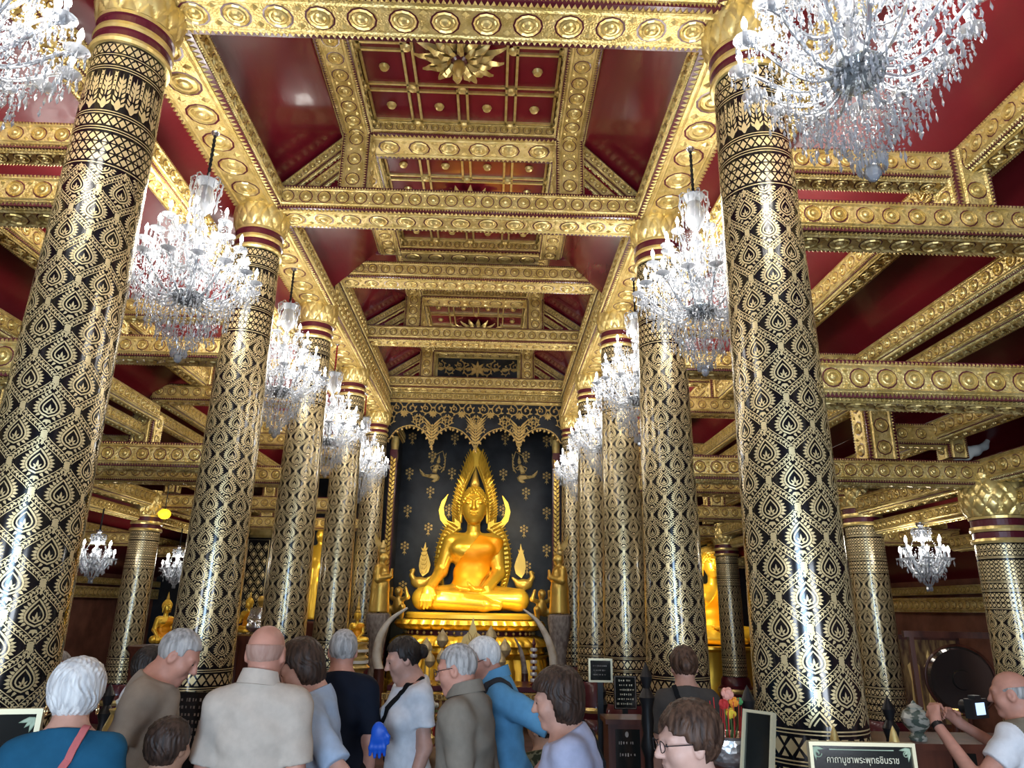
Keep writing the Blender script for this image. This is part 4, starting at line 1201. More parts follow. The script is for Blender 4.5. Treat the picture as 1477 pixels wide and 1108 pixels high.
# flame arch round the image
def arch_plate(pts, t=.14, y=0.0):
    mb = MB()
    mb.plate(pts, (0, y, 0), (1, 0, 0), (0, 0, 1), (0, -1, 0), -t, 0)
    return mb
def arch():
    o = empty('flame_arch', (BX, BY + .42, BZ)); tag(o, 'tall golden flame arch with two horns framing the great Buddha', 'aureole')
    out_u = [(838, 470), (842, 420), (840, 370), (828, 300), (805, 220), (777, 140), (752, 98)]
    in_u = [(735, 172), (754, 215), (777, 270), (795, 330), (802, 400), (797, 470)]
    out_l = [(862, 482), (893, 530), (915, 600), (923, 680), (915, 740), (897, 805)]
    in_l = [(876, 800), (888, 740), (888, 660), (874, 590), (846, 535), (795, 500)]
    horn = [(800, 470), (842, 470), (868, 462), (888, 432), (893, 392), (872, 322), (905, 362), (919, 410), (908, 458), (880, 492), (850, 500), (800, 505)]
    R2 = lambda L: [(bx(a), bz(b)) for a, b in L]
    mb = MB()
    tip = (bx(727), bz(66))
    full = R2(out_u) + [tip] + [(-a, b) for a, b in R2(out_u)[::-1]] + [(-a, b) for a, b in R2(in_u)[::-1][:-1]] + R2(in_u)
    up = R2(out_u); iu = R2(in_u)[::-1]
    for s_ in (1, -1):
        def q(L): return [(s_ * a, b) for a, b in L]
        n = 6
        for i in range(n):      # upper band as short slabs
            a0, a1 = up[i], up[i + 1]; t0 = i * (len(iu) - 1) / n; t1 = (i + 1) * (len(iu) - 1) / n
            L = lambda t: tuple(iu[int(t)][k] + (iu[min(int(t) + 1, len(iu) - 1)][k] - iu[int(t)][k]) * (t - int(t)) for k in (0, 1))
            p = [L(t0), a0, a1, L(t1)]; p = q(p)
            if s_ < 0: p = p[::-1]
            mb.plate(p, (0, 0, 0), (1, 0, 0), (0, 0, 1), (0, -1, 0), -.14, 0)
        p = q([iu[-1], up[-1], tip, (0, bz(172))]); p = p if s_ > 0 else p[::-1]
        mb.plate([p[0], p[1], p[2], p[3]], (0, 0, 0), (1, 0, 0), (0, 0, 1), (0, -1, 0), -.14, 0)
        ol, il = R2(out_l), R2(in_l)[::-1]
        for i in range(5):
            p = q([il[i], ol[i], ol[i + 1], il[i + 1]]); p = p[::-1] if s_ > 0 else p
            mb.plate(p[::-1] if False else p, (0, 0, 0), (1, 0, 0), (0, 0, 1), (0, -1, 0), -.14, 0)
    mb.build('band', M['buddha'], o)
    for s_ in (1, -1):
        mb = MB(); p = [(s_ * a, b) for a, b in R2(horn)]
        if s_ < 0: p = p[::-1]
        mb.plate(p[::-1] if s_ > 0 else p[::-1], (0, 0, 0), (1, 0, 0), (0, 0, 1), (0, -1, 0), -.12, .02)
        mb.build('horn', M['buddha'], o)
    # raised rims and flame tongues
    mb = MB()
    for s_ in (1, -1):
        for L in (R2(out_u) + [tip], R2(in_u), R2(out_l), R2(in_l)):
            mb.tube([(s_ * a, -.0, b) for a, b in L], .032, 6)
        for L, inner, n in ((R2(out_u), R2(in_u)[::-1], 20), (R2(out_l), R2(in_l)[::-1], 16)):
            def I(Q, t):
                t = t * (len(Q) - 1); i = min(int(t), len(Q) - 2); f = t - i
                return Q[i][0] + (Q[i + 1][0] - Q[i][0]) * f, Q[i][1] + (Q[i + 1][1] - Q[i][1]) * f
            for k in range(n):
                t = (k + .2) / n; a = I(inner, t); b = I(L, min(1, t + .07 if L[0][1] < L[-1][1] else t))
                up_ = .10
                m_ = (b[0] + .05, b[1] + up_)
                mb.tube([(s_ * (a[0] * .75 + b[0] * .25), -.02, a[1] * .75 + b[1] * .25), (s_ * (a[0] * .4 + b[0] * .6), -.05, a[1] * .4 + b[1] * .6 + .03), (s_ * m_[0], -.03, m_[1])], [.022, .032, .008], 6)
    mb.build('flames', M['buddha'], o, True)
arch()

# mythic birds with flame tails at the feet of the arch
def bird_mesh():
    S = SDF((-.3, -.25, -.02), (.35, .25, .62), .014, .03)
    S.ell((0, 0, .28), (.20, .12, .13)); S.path([(-.12, 0, .32), (-.20, 0, .44), (-.16, 0, .56)], [.08, .05, .045]); S.cap((-.17, 0, .56), (-.25, 0, .54), .03, .012)
    for y in (-.05, .05): S.path([(.0, y, .2), (.02, y, .02), (-.05, y, .01)], [.035, .025, .02])
    S.cap((.12, 0, .3), (.26, 0, .42), .08, .03)
    return S.mesh('body', M['buddha_dark'])
me_bird = bird_mesh()
mb = MB(); P = [(.0, .42), (.13, .52), (.17, .68), (.12, .85), (.05, 1.02), (.03, 1.20), (-.03, 1.0), (-.08, .84), (-.10, .66), (-.07, .52)]
mb.plate(P, (.06, .04, 0), (1, 0, 0), (0, 0, 1), (0, -1, 0), -.05, .03)
for k in range(6):
    relief(mb, [leaf2(.02, .48 + .1 * k, PI / 2 - .6, .13, .05), leaf2(.0, .48 + .1 * k, PI / 2 + .6, .12, .05)], (.06, .01, 0), .03)
me_tail = mb.mesh('flame_tail', [M['buddha_dark']])
for s_ in (-1, 1):
    o = empty('bird_figure', (s_ * 1.20, BY - .05, BZ + .30), 0 if s_ < 0 else PI); tag(o, 'golden mythic bird with a flame tail, %s of the Buddha' % ('left' if s_ < 0 else 'right'), 'figurine')
    link('body', me_bird, o); link('flame_tail', me_tail, o)

# pedestal: lotus tiers
def sq(a, z): return 1.0 / ((abs(math.cos(a)) ** 3.2 + abs(math.sin(a)) ** 3.2) ** (1 / 3.2))
o = empty('lotus_pedestal', (BX, BY - .15, 0)); tag(o, 'bright gold tiered lotus pedestal under the great Buddha', 'pedestal'); o.scale = (.95, .95, 1)
def tier(name, prof, m, pet=0, n=240):
    mb = MB()
    mb.lathe(prof, n, (0, 0, 0), 0, (lambda a, z: sq(a, z) * (1 + (.045 * abs(math.cos(pet * a / 2)) ** .7 if pet else 0))), 1.0, .74)
    mb.build(name, m, o, True)
zt = BZ - .055
tier('seat', [(1.46, zt - .14), (1.53, zt - .12), (1.53, zt - .04), (1.48, zt)], M['buddha'])
tier('upper_petals', [(1.50, zt - .36), (1.62, zt - .32), (1.70, zt - .24), (1.64, zt - .16), (1.45, zt - .14)], M['buddha'], 44)
tier('dark_band', [(1.50, zt - .46), (1.50, zt - .36)], M['maroon'])
tier('lower_petals', [(1.78, zt - .66), (1.74, zt - .58), (1.62, zt - .50), (1.5, zt - .46)], M['buddha'], 52)
tier('waist', [(1.64, zt - .84), (1.70, zt - .80), (1.66, zt - .70), (1.76, zt - .66)], M['buddha'], 36)
tier('plinth', [(1.84, 0), (1.84, .32), (1.80, .36), (1.80, .56), (1.76, .62), (1.72, .78), (1.80, .86), (1.62, zt - .84)], M['buddha'], 40)
mb = MB()
for k in range(60):
    a = 2 * PI * k / 60
    for z, rr in ((zt - .41, 1.51), (zt - .75, 1.69)):
        q = sq(a, 0) * rr; mb.ball((q * math.cos(a), q * math.sin(a) * .74, z), .035, 0, 6, 4)
b_ = mb.build('beads', M['gold_boss'], o, True); b_['kind'] = 'stuff'

# standing attendants on stone stands
def attendant():
    S = SDF((-.32, -.35, -.02), (.32, .32, 1.25), .012, .05)
    S.path([(0, 0, .02), (0, 0, .45), (0, 0, .72)], [.20, .17, .15]); S.ell((0, .01, .72), (.19, .13, .16)); S.cap((-.15, 0, .82), (.15, 0, .82), .07)
    S.cap((0, 0, .82), (0, -.01, .95), .055); S.ell((0, -.02, 1.03), (.085, .095, .115)); S.cap((0, -.11, 1.03), (0, -.125, 1.0), .015)
    for s_ in (-1, 1):
        S.path([(s_ * .19, 0, .80), (s_ * .22, -.02, .60), (s_ * .03, -.20, .66)], [.065, .055, .04]); S.cap((s_ * .02, -.20, .66), (s_ * .015, -.22, .80), .032, .018, .02)
        S.ell((s_ * .09, 0, 1.02), (.015, .03, .045), k=.01)
    return S.mesh('body', M['buddha_dark'])
me_att = attendant()
mb = MB(); mb.lathe([(.075, 1.10), (.085, 1.13), (.06, 1.18), (.075, 1.21), (.03, 1.30), (.02, 1.36)], 14, (0, 0, 0)); 
mb.plate([(-.03, 1.16), (.05, 1.18), (.14, 1.30), (.16, 1.50), (.08, 1.38), (.0, 1.30)], (0, .03, 0), (0, 1, 0), (0, 0, 1), (1, 0, 0), -.02, .02)
me_hd = mb.mesh('flame_hair', [M['gold_boss']], True)
mb = MB(); mb.lathe([(.22, 0), (.27, .04), (.27, .14), (.20, .2), (.16, .42), (.19, .66), (.27, .86), (.31, .96), (.31, 1.04), (.22, 1.06)], 28, (0, 0, 0), 0, lambda a, z: 1 + .04 * math.cos(9 * a) * math.cos(z * 14))
me_stand = mb.mesh('stone_stand', [M['stone']], True)
for s_, px, py in ((-1, 546, 884), (1, 807, 886)):
    p = at(px, py, 14.55); sn = 'left' if s_ < 0 else 'right'
    st = link('stone_stand', me_stand, None, (p.x, p.y, 0)); st.scale = (.74, .74, p.z / 1.06); tag(st, 'carved grey stone stand %s of the altar' % sn, 'stand')
    o = empty('attendant_statue', (p.x, p.y, p.z + .022), R(75) * (1 if s_ < 0 else -1)); tag(o, 'gilded praying attendant on a stone stand, %s of the Buddha' % sn, 'statue')
    link('robed_body', me_att, o); link('flame_hair', me_hd, o)
# squatting bearers at the corners of the lotus seat
def bearer():
    S = SDF((-.3, -.3, -.05), (.3, .3, .72), .012, .04)
    S.ell((0, 0, .24), (.13, .11, .17)); S.ell((0, -.02, .52), (.085, .09, .10)); S.cap((0, 0, .4), (0, 0, .46), .05)
    for s_ in (-1, 1):
        S.path([(s_ * .09, 0, .12), (s_ * .22, -.12, .20), (s_ * .17, -.08, .0)], [.075, .06, .05]); S.path([(s_ * .13, 0, .36), (s_ * .25, 0, .40), (s_ * .20, -.02, .58)], [.05, .045, .035])
    return S.mesh('bearer', M['buddha_dark'])
me_bear = bearer()
for s_ in (-1, 1):
    o = link('bearer_figure', me_bear, None, (s_ * 1.55, BY - .9, zt - .10)); o.rotation_euler = (0, 0, s_ * .6)
    tag(o, 'small gilded squatting figure at the %s corner of the lotus seat' % ('left' if s_ < 0 else 'right'), 'figurine')

# ivory tusks
def tusk(pts, Y, r0, label, m='ivory'):
    w_ = [at(a, b, Y) for a, b in pts]
    sm = []
    for i in range(len(w_) - 1):
        for k in range(5):
            p0, p1, p2, p3 = w_[max(i - 1, 0)], w_[i], w_[i + 1], w_[min(i + 2, len(w_) - 1)]; t = k / 5
            sm.append(.5 * ((2 * p1) + (p2 - p0) * t + (2 * p0 - 5 * p1 + 4 * p2 - p3) * t * t + (3 * p1 - p0 - 3 * p2 + p3) * t ** 3))
    sm.append(w_[-1]); n = len(sm)
    b = sm[0]; foot = Vector((b.x, b.y, 0))
    o = empty('ivory_tusk', tuple(foot)); tag(o, label, 'tusk')
    mb = MB(); mb.tube([p - foot for p in sm], [r0 * (1 - .80 * (i / (n - 1)) ** 1.5) for i in range(n)], 14); mb.build('tusk', M[m], o, True)
    mb = MB(); mb.lathe([(.16, 0), (.18, .05), (.13, .1), (.10, b.z * .6), (r0 * 1.1, b.z - .04), (r0 * 1.15, b.z + .04)], 16); mb.build('stand', M['wood_dark'], o, True)
tusk([(547, 968), (543, 950), (546, 925), (555, 905), (568, 890), (588, 877)], 13.2, .085, 'large curved ivory tusk rising left of the pedestal')
tusk([(799, 968), (797, 945), (790, 922), (780, 903), (770, 891), (755, 879)], 13.2, .075, 'large curved ivory tusk rising right of the pedestal')
tusk([(757, 975), (755, 955), (750, 935), (742, 920)], 12.8, .05, 'shorter brown tusk on the right of the altar table', 'stone')
# ------------------------------------------------------------------ people
def skin(n, c): return noise_col(mat('skin_' + n, c, .5, 0, .4), tuple(x * .9 for x in c), tuple(min(1, x * 1.08) for x in c), 18)
SK = {'fair': skin('fair', (.56, .30, .22)), 'ruddy': skin('ruddy', (.52, .25, .18)), 'tan': skin('tan', (.42, .23, .15)), 'pale': skin('pale', (.62, .38, .30))}
def cloth(n, c, r_=.85): 
    m = noise_col(mat('cloth_' + n, c, r_, 0, .2), tuple(x * .95 for x in c), tuple(min(1, x * 1.05) for x in c), 30)
    return bump(m, 260, .25, .002)
CL = {'teal': cloth('teal', (.012, .085, .16)), 'taupe': cloth('taupe', (.34, .29, .235)), 'cream': cloth('cream', (.50, .43, .36)), 'ltblue': cloth('light_blue', (.38, .47, .60)),
      'navy': cloth('navy', (.006, .009, .018)), 'white': cloth('white', (.72, .72, .74)), 'jacket': cloth('grey_brown', (.20, .175, .14)), 'blue': cloth('sky_blue', (.10, .27, .44)),
      'lavender': cloth('lavender', (.42, .44, .58)), 'charcoal': cloth('charcoal', (.07, .062, .055)), 'olive': cloth('olive', (.11, .10, .075)), 'vest': cloth('khaki_vest', (.22, .19, .14)),
      'black': cloth('black', (.008, .008, .009)), 'jeans': cloth('denim', (.05, .08, .13)), 'tan': cloth('tan', (.33, .23, .14)), 'camo': cloth('camouflage', (.07, .08, .045)),
      'coral': cloth('coral', (.48, .13, .13)), 'darkpack': cloth('dark_pack', (.025, .028, .035))}
noise_col(CL['camo'], (.025, .03, .016), (.13, .13, .08), 26, 2, 'Object', (1, 1, 1), .45, .52)
def hairm(n, a, b):
    m = noise_col(mat('hair_' + n, a, .55, 0, .4), a, b, 60, 3, 'Object', (1, 1, .12)); return bump(m, 120, .5, .004, 'noise', (1, 1, .15))
HR = {'white': hairm('white', (.50, .50, .50), (.78, .77, .74)), 'grey': hairm('grey', (.20, .19, .18), (.46, .44, .42)), 'stubble': hairm('stubble', (.36, .20, .15), (.44, .27, .21)),
      'brown': hairm('brown', (.018, .010, .007), (.060, .032, .021)), 'dark': hairm('dark', (.008, .006, .005), (.03, .02, .016)), 'auburn': hairm('auburn', (.028, .014, .009), (.105, .055, .034))}
M['eye'] = mat('eye', (.03, .02, .015), .1); M['frame'] = mat('spectacle_frame', (.03, .03, .035), .3, .4); M['lens'] = mat('spectacle_lens', (.9, .9, .9), .02, 0, .5, 0, .95, 1.02)
M['gold_ring'] = mat('gold_jewellery', (.8, .6, .3), .2, .9)

def person(name, loc, rz, sk, shirt, trousers, hair, hairmat, label, lean=0, head=(0, 0, 0), L=None, Rr=None, bulk=1.0, female=False, sleeve=.62, hem=.84,
           collar=None, long_sleeve=False, kneel=False, extras=(), hp=0.0075, fist=(0.4, 0.4), sleeves=None):
    top = loc
    ml = Matrix.Rotation(-R(lean), 3, 'X'); hip = Vector((0, 0, .95 if not kneel else .45)); dz = 0 if not kneel else -.5
    def U(p): 
        p = Vector(p) + Vector((0, 0, dz)); return hip + ml @ (p - hip)
    rl = [[ml[i][j] for j in range(3)] for i in range(3)]
    bk = bulk
    # head frame: yaw (to his left positive), pitch (down positive), roll
    mh = ml @ Matrix.Rotation(R(head[0]), 3, 'Z') @ Matrix.Rotation(-R(head[1]), 3, 'X') @ Matrix.Rotation(R(head[2]), 3, 'Y')
    nk = U((0, -.008, 1.472)); hc = nk + mh @ Vector((0, .022, .125))
    rh = [[mh[i][j] for j in range(3)] for i in range(3)]
    sc = top[2] / (hc.z + .112 + (.03 if hair in ('bob', 'mop', 'full') else .012) )
    q_ = Matrix.Rotation(rz, 3, 'Z') @ Vector((hc.x, hc.y, 0)) * sc
    o = empty('person', (top[0] - q_.x, top[1] - q_.y, 0), rz); o.scale = (sc, sc, sc); tag(o, label, 'person')
    def Hd(p): return hc + mh @ Vector(p)
    aL = L or ((-.182 * (.5 + .5 * bk), -.03, 1.12), (-.195 * (.6 + .4 * bk), .06, .88)); aR = Rr or ((.182 * (.5 + .5 * bk), -.03, 1.12), (.195 * (.6 + .4 * bk), .06, .88))
    aL = [Vector(p) + Vector((0, 0, dz)) for p in aL]; aR = [Vector(p) + Vector((0, 0, dz)) for p in aR]
    ext = [hc + Vector((.16, .18, .2)), hc - Vector((.16, .18, .2)), Vector((.34, .30, 0)), Vector((-.34, -.26, 0))]
    for a in aL + aR: ext += [a + Vector((.22, .22, .22)), a - Vector((.22, .22, .22))]
    lo = [min(e[i] for e in ext) for i in range(3)]; hi = [max(e[i] for e in ext) for i in range(3)]; lo[2] = -.02
    if kneel: lo[1] -= .35; hi[1] += .25
    S = SDF(lo, hi, hp, .035)
    def torso(S, e, k=.05):
        S.ell(U((0, -.01, .95)), (.155 * bk + e, .125 * bk + e, .13 + e), rl, k)
        S.ell(U((0, .012 * bk, 1.09)), (.142 * bk + e, .115 * bk + e, .16 + e), rl, k)
        S.ell(U((0, .0, 1.28)), (.162 * (.5 + .5 * bk) + e, .122 * (.4 + .6 * bk) + e, .19 + e), rl, k)
        if female:
            for s_ in (-1, 1): S.ell(U((s_ * .075, .095, 1.25)), (.07 + e, .06 + e, .07 + e), rl, .05)
        shw = .122 if female else .134
        for s_ in (-1, 1): S.cap(U((0, -.014, 1.425)), U((s_ * shw, -.012, 1.39)), .064 + e, .058 + e, k)
        S.cap(U((0, -.025, 1.40)), U((0, -.015, 1.49)), .075 + e, .055 + e, k)
    torso(S, 0)
    S.cap(nk - ml @ Vector((0, .0, .06)), Hd((0, -.02, -.05)), .055 if not female else .048, .055 if not female else .05, .03)
    # head and face
    hw = 1.0
    S.ell(Hd((0, -.012, .022)), (.077, .095, .092), rh, .03); S.ell(Hd((0, .026, -.045)), (.058, .062, .070), rh, .04); S.ell(Hd((0, .074, -.098)), (.020, .016, .016), rh, .03)
    for s_ in (-1, 1):
        S.ell(Hd((s_ * .042, .052, -.028)), (.026, .028, .026), rh, .03)
        S.cap(Hd((s_ * .012, .086, .026)), Hd((s_ * .046, .072, .026)), .0085, .007, .02)
        S.ell(Hd((s_ * .031, .096, .006)), (.017, .012, .011), rh, .012, '-')
        S.ell(Hd((s_ * .031, .076, .005)), (.0135, .0125, .0115), rh, .006)
        S.ell(Hd((s_ * .079, -.008, -.008)), (.010, .021, .033), rh, .012); S.ell(Hd((s_ * .086, -.004, -.004)), (.006, .010, .016), rh, .006, '-')
    S.cap(Hd((0, .088, .016)), Hd((0, .112, -.026)), .0085, .0125, .014); S.ell(Hd((-.011, .098, -.030)), (.009, .010, .008), rh, .008); S.ell(Hd((.011, .098, -.030)), (.009, .010, .008), rh, .008)
    S.ell(Hd((0, .086, -.056)), (.023, .012, .007), rh, .008); S.ell(Hd((0, .084, -.067)), (.020, .012, .008), rh, .008); S.ell(Hd((0, .10, -.0615)), (.022, .010, .0025), rh, .004, '-')
    # arms and hands
    shx = .148 if not female else .135
    for s_, arm, fs in ((-1, aL, fist[0]), (1, aR, fist[1])):
        sh = U((s_ * shx, -.012, 1.385)); el, wr = arm[0], arm[1]
        S.cap(sh, el, .052 * (.5 + .5 * bk), .039, .035); S.cap(el, wr, .043, .027, .02)
        d = (wr - el).normalized()
        if len(arm) > 2: d = (arm[2] - Vector((0, 0, dz)) * 0).normalized() if False else Vector(arm[2]).normalized()
        inn = Vector((-s_, 0, 0)); sd = d.cross(inn)
        if sd.length < .2: inn = Vector((0, 0, 1)); sd = d.cross(inn)
        sd.normalize(); inn = sd.cross(d).normalized()
        if inn.dot(Vector((-s_, 0, 0))) < 0 and abs(inn.x) > .2: inn = -inn
        pc = wr + d * .055
        S.cap(wr, wr + d * .03, .026, .028, .02)
        for q in (-1, -.33, .33, 1): S.cap(wr + d * .03 + sd * (.016 * q), wr + d * .088 + sd * (.028 * q), .0155, .0125, .012)
        for i, q in enumerate((1, .33, -.33, -1)):
            ln = (.070, .080, .075, .058)[i]; c0 = fs + .12 * i
            p0 = wr + d * .090 + sd * (.029 * q); p1 = p0 + (d * math.cos(c0 * .8) + inn * math.sin(c0 * .8)) * ln * .5
            p2 = p1 + (d * math.cos(c0 * 1.9) + inn * math.sin(c0 * 1.9)) * ln * .5
            S.path([p0, p1, p2], [.0098, .0092, .0078], .006)
        t0 = wr + d * .03 + sd * .026; t1 = t0 + (d * .6 + sd * .7 + inn * .35).normalized() * .036; t2 = t1 + (d * .9 + sd * .1 + inn * .4).normalized() * .032
        S.path([t0, t1, t2], [.0125, .0110, .0088], .010)
    # legs
    if not kneel:
        for s_ in (-1, 1):
            S.path([(s_ * .09, -.01, .90), (s_ * .10, .01, .50), (s_ * .105, -.03, .09)], [.085 * bk, .058, .042]); S.cap((s_ * .105, -.03, .05), (s_ * .12, .12, .03), .038, .03)
    else:
        for s_ in (-1, 1):
            S.path([(s_ * .09, -.01, .42), (s_ * .12, .28, .14), (s_ * .11, -.22, .07), (s_ * .11, -.36, .05)], [.085, .06, .045, .035])
    link('body', S.mesh('body', sk), o)
    # shirt
    rn = random.Random(len(label) * 7 + int(loc[1] * 100))
    ph = [rn.random() * 6 for _ in range(6)]
    T = SDF(lo, hi, hp * 1.1, .03); e = .014
    torso(T, e)
    for s_, arm in ((-1, aL), (1, aR)):
        sh = U((s_ * shx, -.012, 1.385)); el, wr = arm[0], arm[1]
        T.cap(sh, sh.lerp(el, .25), .056 * (.5 + .5 * bk) + e, .054 * (.5 + .5 * bk) + e, .04)
        if long_sleeve:
            T.cap(sh, el, .056 * (.5 + .5 * bk) + e, .044 + e, .03); T.cyl(el, el.lerp(wr, .96), .045 + e, .032 + e, .02)
        else: T.cyl(sh, sh.lerp(el, sleeve), .052 * (.5 + .5 * bk) + e, .047 * (.5 + .5 * bk) + e + .008, .02)
    def wrinkle(X, Y, Z, F):
        wv = np.sin(X * 31 + Z * 23 + ph[0]) * np.sin(Y * 27 - Z * 17 + ph[1]) + .8 * np.sin(Z * 52 + X * 14 * np.sin(ph[2]) + ph[3]) * np.sin(X * 19 + Y * 23 + ph[4])
        return np.where(np.abs(F) < .04, F + .0046 * wv, F)
    T.fn(wrinkle)
    T.cut((0, 0, (hem + dz)), (0, 0, -1))
    n2 = ml @ Vector((0, .35 if female else .25, 1)); pn = U((0, 0, 1.474 if not female else 1.458)); T.cut(tuple(pn), tuple(n2))
    # lower sleeves must not be cut by the hem plane of bent arms: keep as built
    link('shirt', T.mesh('shirt', shirt if sleeves is None else [shirt, sleeves], fmat=None if sleeves is None else (lambda c: np.abs(c[:, 0]) > .172)), o)
    if collar:
        mb = MB(); cc = U((0, -.012, 1.475)); pts = []
        for i in range(25):
            a = R(60) + R(300 + 60) * 0 + 2 * PI * (i / 24) * .86 + R(25); p = cc + ml @ Vector((.068 * math.sin(a + PI + .44) * -1, .072 * math.cos(a + PI + .44) * -1, .018 - .018 * math.cos(a)))
            pts.append(p)
        n = len(pts); P = []
        for p in pts:
            r_ = (p - cc); r_.z = 0; r_.normalize()
            P += [tuple(p + Vector((0, 0, .030))), tuple(p + r_ * .010 + Vector((0, 0, .034))), tuple(p + r_ * .030 + Vector((0, 0, -.022))), tuple(p + r_ * .016 + Vector((0, 0, -.026)))]
        mb.add(P, [(4 * i + j, 4 * i + (j + 1) % 4, 4 * i + 4 + (j + 1) % 4, 4 * i + 4 + j) for i in range(n - 1) for j in range(4)])
        mb.build('collar', collar, o, True)
    # trousers
    Q = SDF((-.32, -.42 if kneel else -.25, -.01), (.32, .42 if kneel else .25, 1.02 + dz), .011, .03)
    Q.ell(U((0, -.01, .95)), (.165 * bk + .01, .125 * bk + .01, .12), rl, .04)
    for s_ in (-1, 1):
        if not kneel: Q.path([(s_ * .09, -.01, .90), (s_ * .10, .01, .50), (s_ * .105, -.03, .09)], [.098 * bk, .078, .068])
        else: Q.path([(s_ * .09, -.01, .42), (s_ * .12, .28, .14), (s_ * .11, -.22, .08)], [.10, .078, .062])
    if not kneel: Q.cut((0, 0, .055), (0, 0, -1))
    link('trousers', Q.mesh('trousers', trousers), o)
    if not kneel:
        mb = MB()
        for s_ in (-1, 1):
            X = SDF((s_ * .115 - .08, -.13, -.01), (s_ * .115 + .08, .22, .14), .009, .02); X.cap((s_ * .105, -.04, .05), (s_ * .122, .13, .04), .048, .04); X.cap((s_ * .105, -.04, .06), (s_ * .105, -.035, .11), .045); X.cut((0, 0, .004), (0, 0, -1))
            link('shoe', X.mesh('shoe', M['black']), o)
    # hair
    if hair:
        Hh = SDF(tuple(hc - Vector((.19, .21, .22))), tuple(hc + Vector((.19, .19, .20))), .0055, .02)
        inv = mh.transposed()
        def local(X, Y, Z):
            x, y, z = X - hc.x, Y - hc.y, Z - hc.z
            return tuple(inv[i][0] * x + inv[i][1] * y + inv[i][2] * z for i in range(3))
        vol = {'short': .010, 'crop': .006, 'fringe': .0035, 'full': .013, 'bob': .026, 'bun': .012, 'mop': .016}[hair]
        Hh.ell(Hd((0, -.014, .026)), (.077 + vol, .095 + vol, .092 + vol), rh)
        if hair in ('full', 'bob', 'mop'): Hh.ell(Hd((0, -.03, .05)), (.085 + vol * .6, .085 + vol * .6, .075 + vol * .6), rh, .03)
        if hair == 'bob':
            Hh.ell(Hd((0, -.045, -.035)), (.098, .075, .10), rh, .04)
        if hair == 'full': Hh.ell(Hd((0, -.035, -.01)), (.082, .078, .075), rh, .04)
        if hair == 'bun':
            Hh.ell(Hd((0, -.125, .0)), (.040, .036, .042), rh, .012)
        hl = {'short': .078, 'crop': .072, 'fringe': .078, 'full': .072, 'bob': .070, 'bun': .075, 'mop': .052}[hair]
        def shape(X, Y, Z, F):
            x, y, z = local(X, Y, Z)
            az = np.arctan2(x, -y)
            st = .0028 if hair in ('short', 'crop') else (.0006 if hair == 'fringe' else .0045)
            F = F + st * np.sin(az * 34 + 6 * np.sin(z * 40)) * (.5 + .5 * np.sin(z * 60 + az * 5)) + st * .6 * np.sin(x * 160 + y * 60) * np.sin(y * 150 + z * 50)
            lowb = {'short': -.075, 'crop': -.07, 'fringe': -.07, 'full': -.080, 'bob': -.120, 'bun': -.07, 'mop': -.060}[hair]
            # hairline: steep at the temples, over the ears at the sides
            line = np.where(y > .03, hl + (np.abs(x) * -.25), np.where(y > -.03, np.where(y > .012, .012, -.020 if hair in ('short', 'crop', 'fringe', 'bun') else (-.012 if hair in ('mop', 'full') else lowb * .8)), lowb))
            if hair == 'mop': line = np.where((y > .03), hl - .018 * np.sin(x * 70), line)
            D = np.maximum(F, (line - z) * .8)
            D = np.maximum(D, -(np.maximum(np.maximum(y - .0 - .3 * 0, 0) * 0 + F + 2 * vol + .02, -1)) * 0 - 1)
            if hair == 'fringe':
                D = np.maximum(D, (z - (.035 - .3 * np.maximum(y, 0))) * .9)
            return D
        Hh.fn(shape)
        link('hair', Hh.mesh('hair', hairmat), o)
    for ex in extras:
        if ex[0] == 'glasses':
            mb = MB(); fm = MB()
            for s_ in (-1, 1):
                ring = [Hd((s_ * .033 + .022 * math.cos(a), .108 - .006 * abs(math.cos(a)) , .003 + .018 * math.sin(a))) for a in [2 * PI * k / 14 for k in range(15)]]
                fm.tube(ring, .0018, 5); fm.tube([Hd((s_ * .055, .102, .008)), Hd((s_ * .082, .05, .010)), Hd((s_ * .084, -.005, .008))], .0018, 5)
            fm.tube([Hd((-.011, .108, .006)), Hd((.011, .108, .006))], .0018, 5); fm.build('spectacles', M['frame'], o, True)
        elif ex[0] == 'eyes':
            for s_ in (-1, 1):
                mb = MB(); mb.ball(tuple(Hd((s_ * .031, .0845, .005))), .0062, 0, 10, 8); mb.build('eye', M['eye'], o, True)
        elif ex[0] == 'earrings':
            for s_ in (-1, 1):
                mb = MB(); c = Hd((s_ * .086, -.004, -.055)); mb.tube([c + Vector((.0, .016 * math.sin(a), .018 * math.cos(a))) for a in [2 * PI * k / 16 for k in range(17)]], .0028, 6); mb.build('earring', M['gold_ring'], o, True)
        elif ex[0] == 'strap':
            # band lying over the shirt along points (given on the upright torso), pushed out to the cloth
            nm, m_, wd, pts = ex[1], ex[2], ex[3], ex[4]
            mb = MB(); q = []
            for i in range(len(pts) - 1):
                for k in range(8): q.append(Vector(pts[i]).lerp(Vector(pts[i + 1]), k / 8))
            q.append(Vector(pts[-1]))
            out = []
            for p in q:
                W = U(p); base = U(Vector((p.x * .6, 0, min(p.z, 1.30)))); dd = (W - base)
                if dd.length < 1e-5: dd = Vector((0, -1, 0))
                dd.normalize(); ok = None
                for t in np.arange(.02, .40, .004):
                    z = base + dd * float(t); ii = [int(round((z[j] - T.lo[j]) / T.h)) for j in range(3)]
                    if all(0 <= ii[j] < T.n[j] for j in range(3)) and T.F[tuple(ii)] < .002: ok = z
                out.append(((ok if ok is not None else W) + dd * .008, dd))
            P = []; n = len(out)
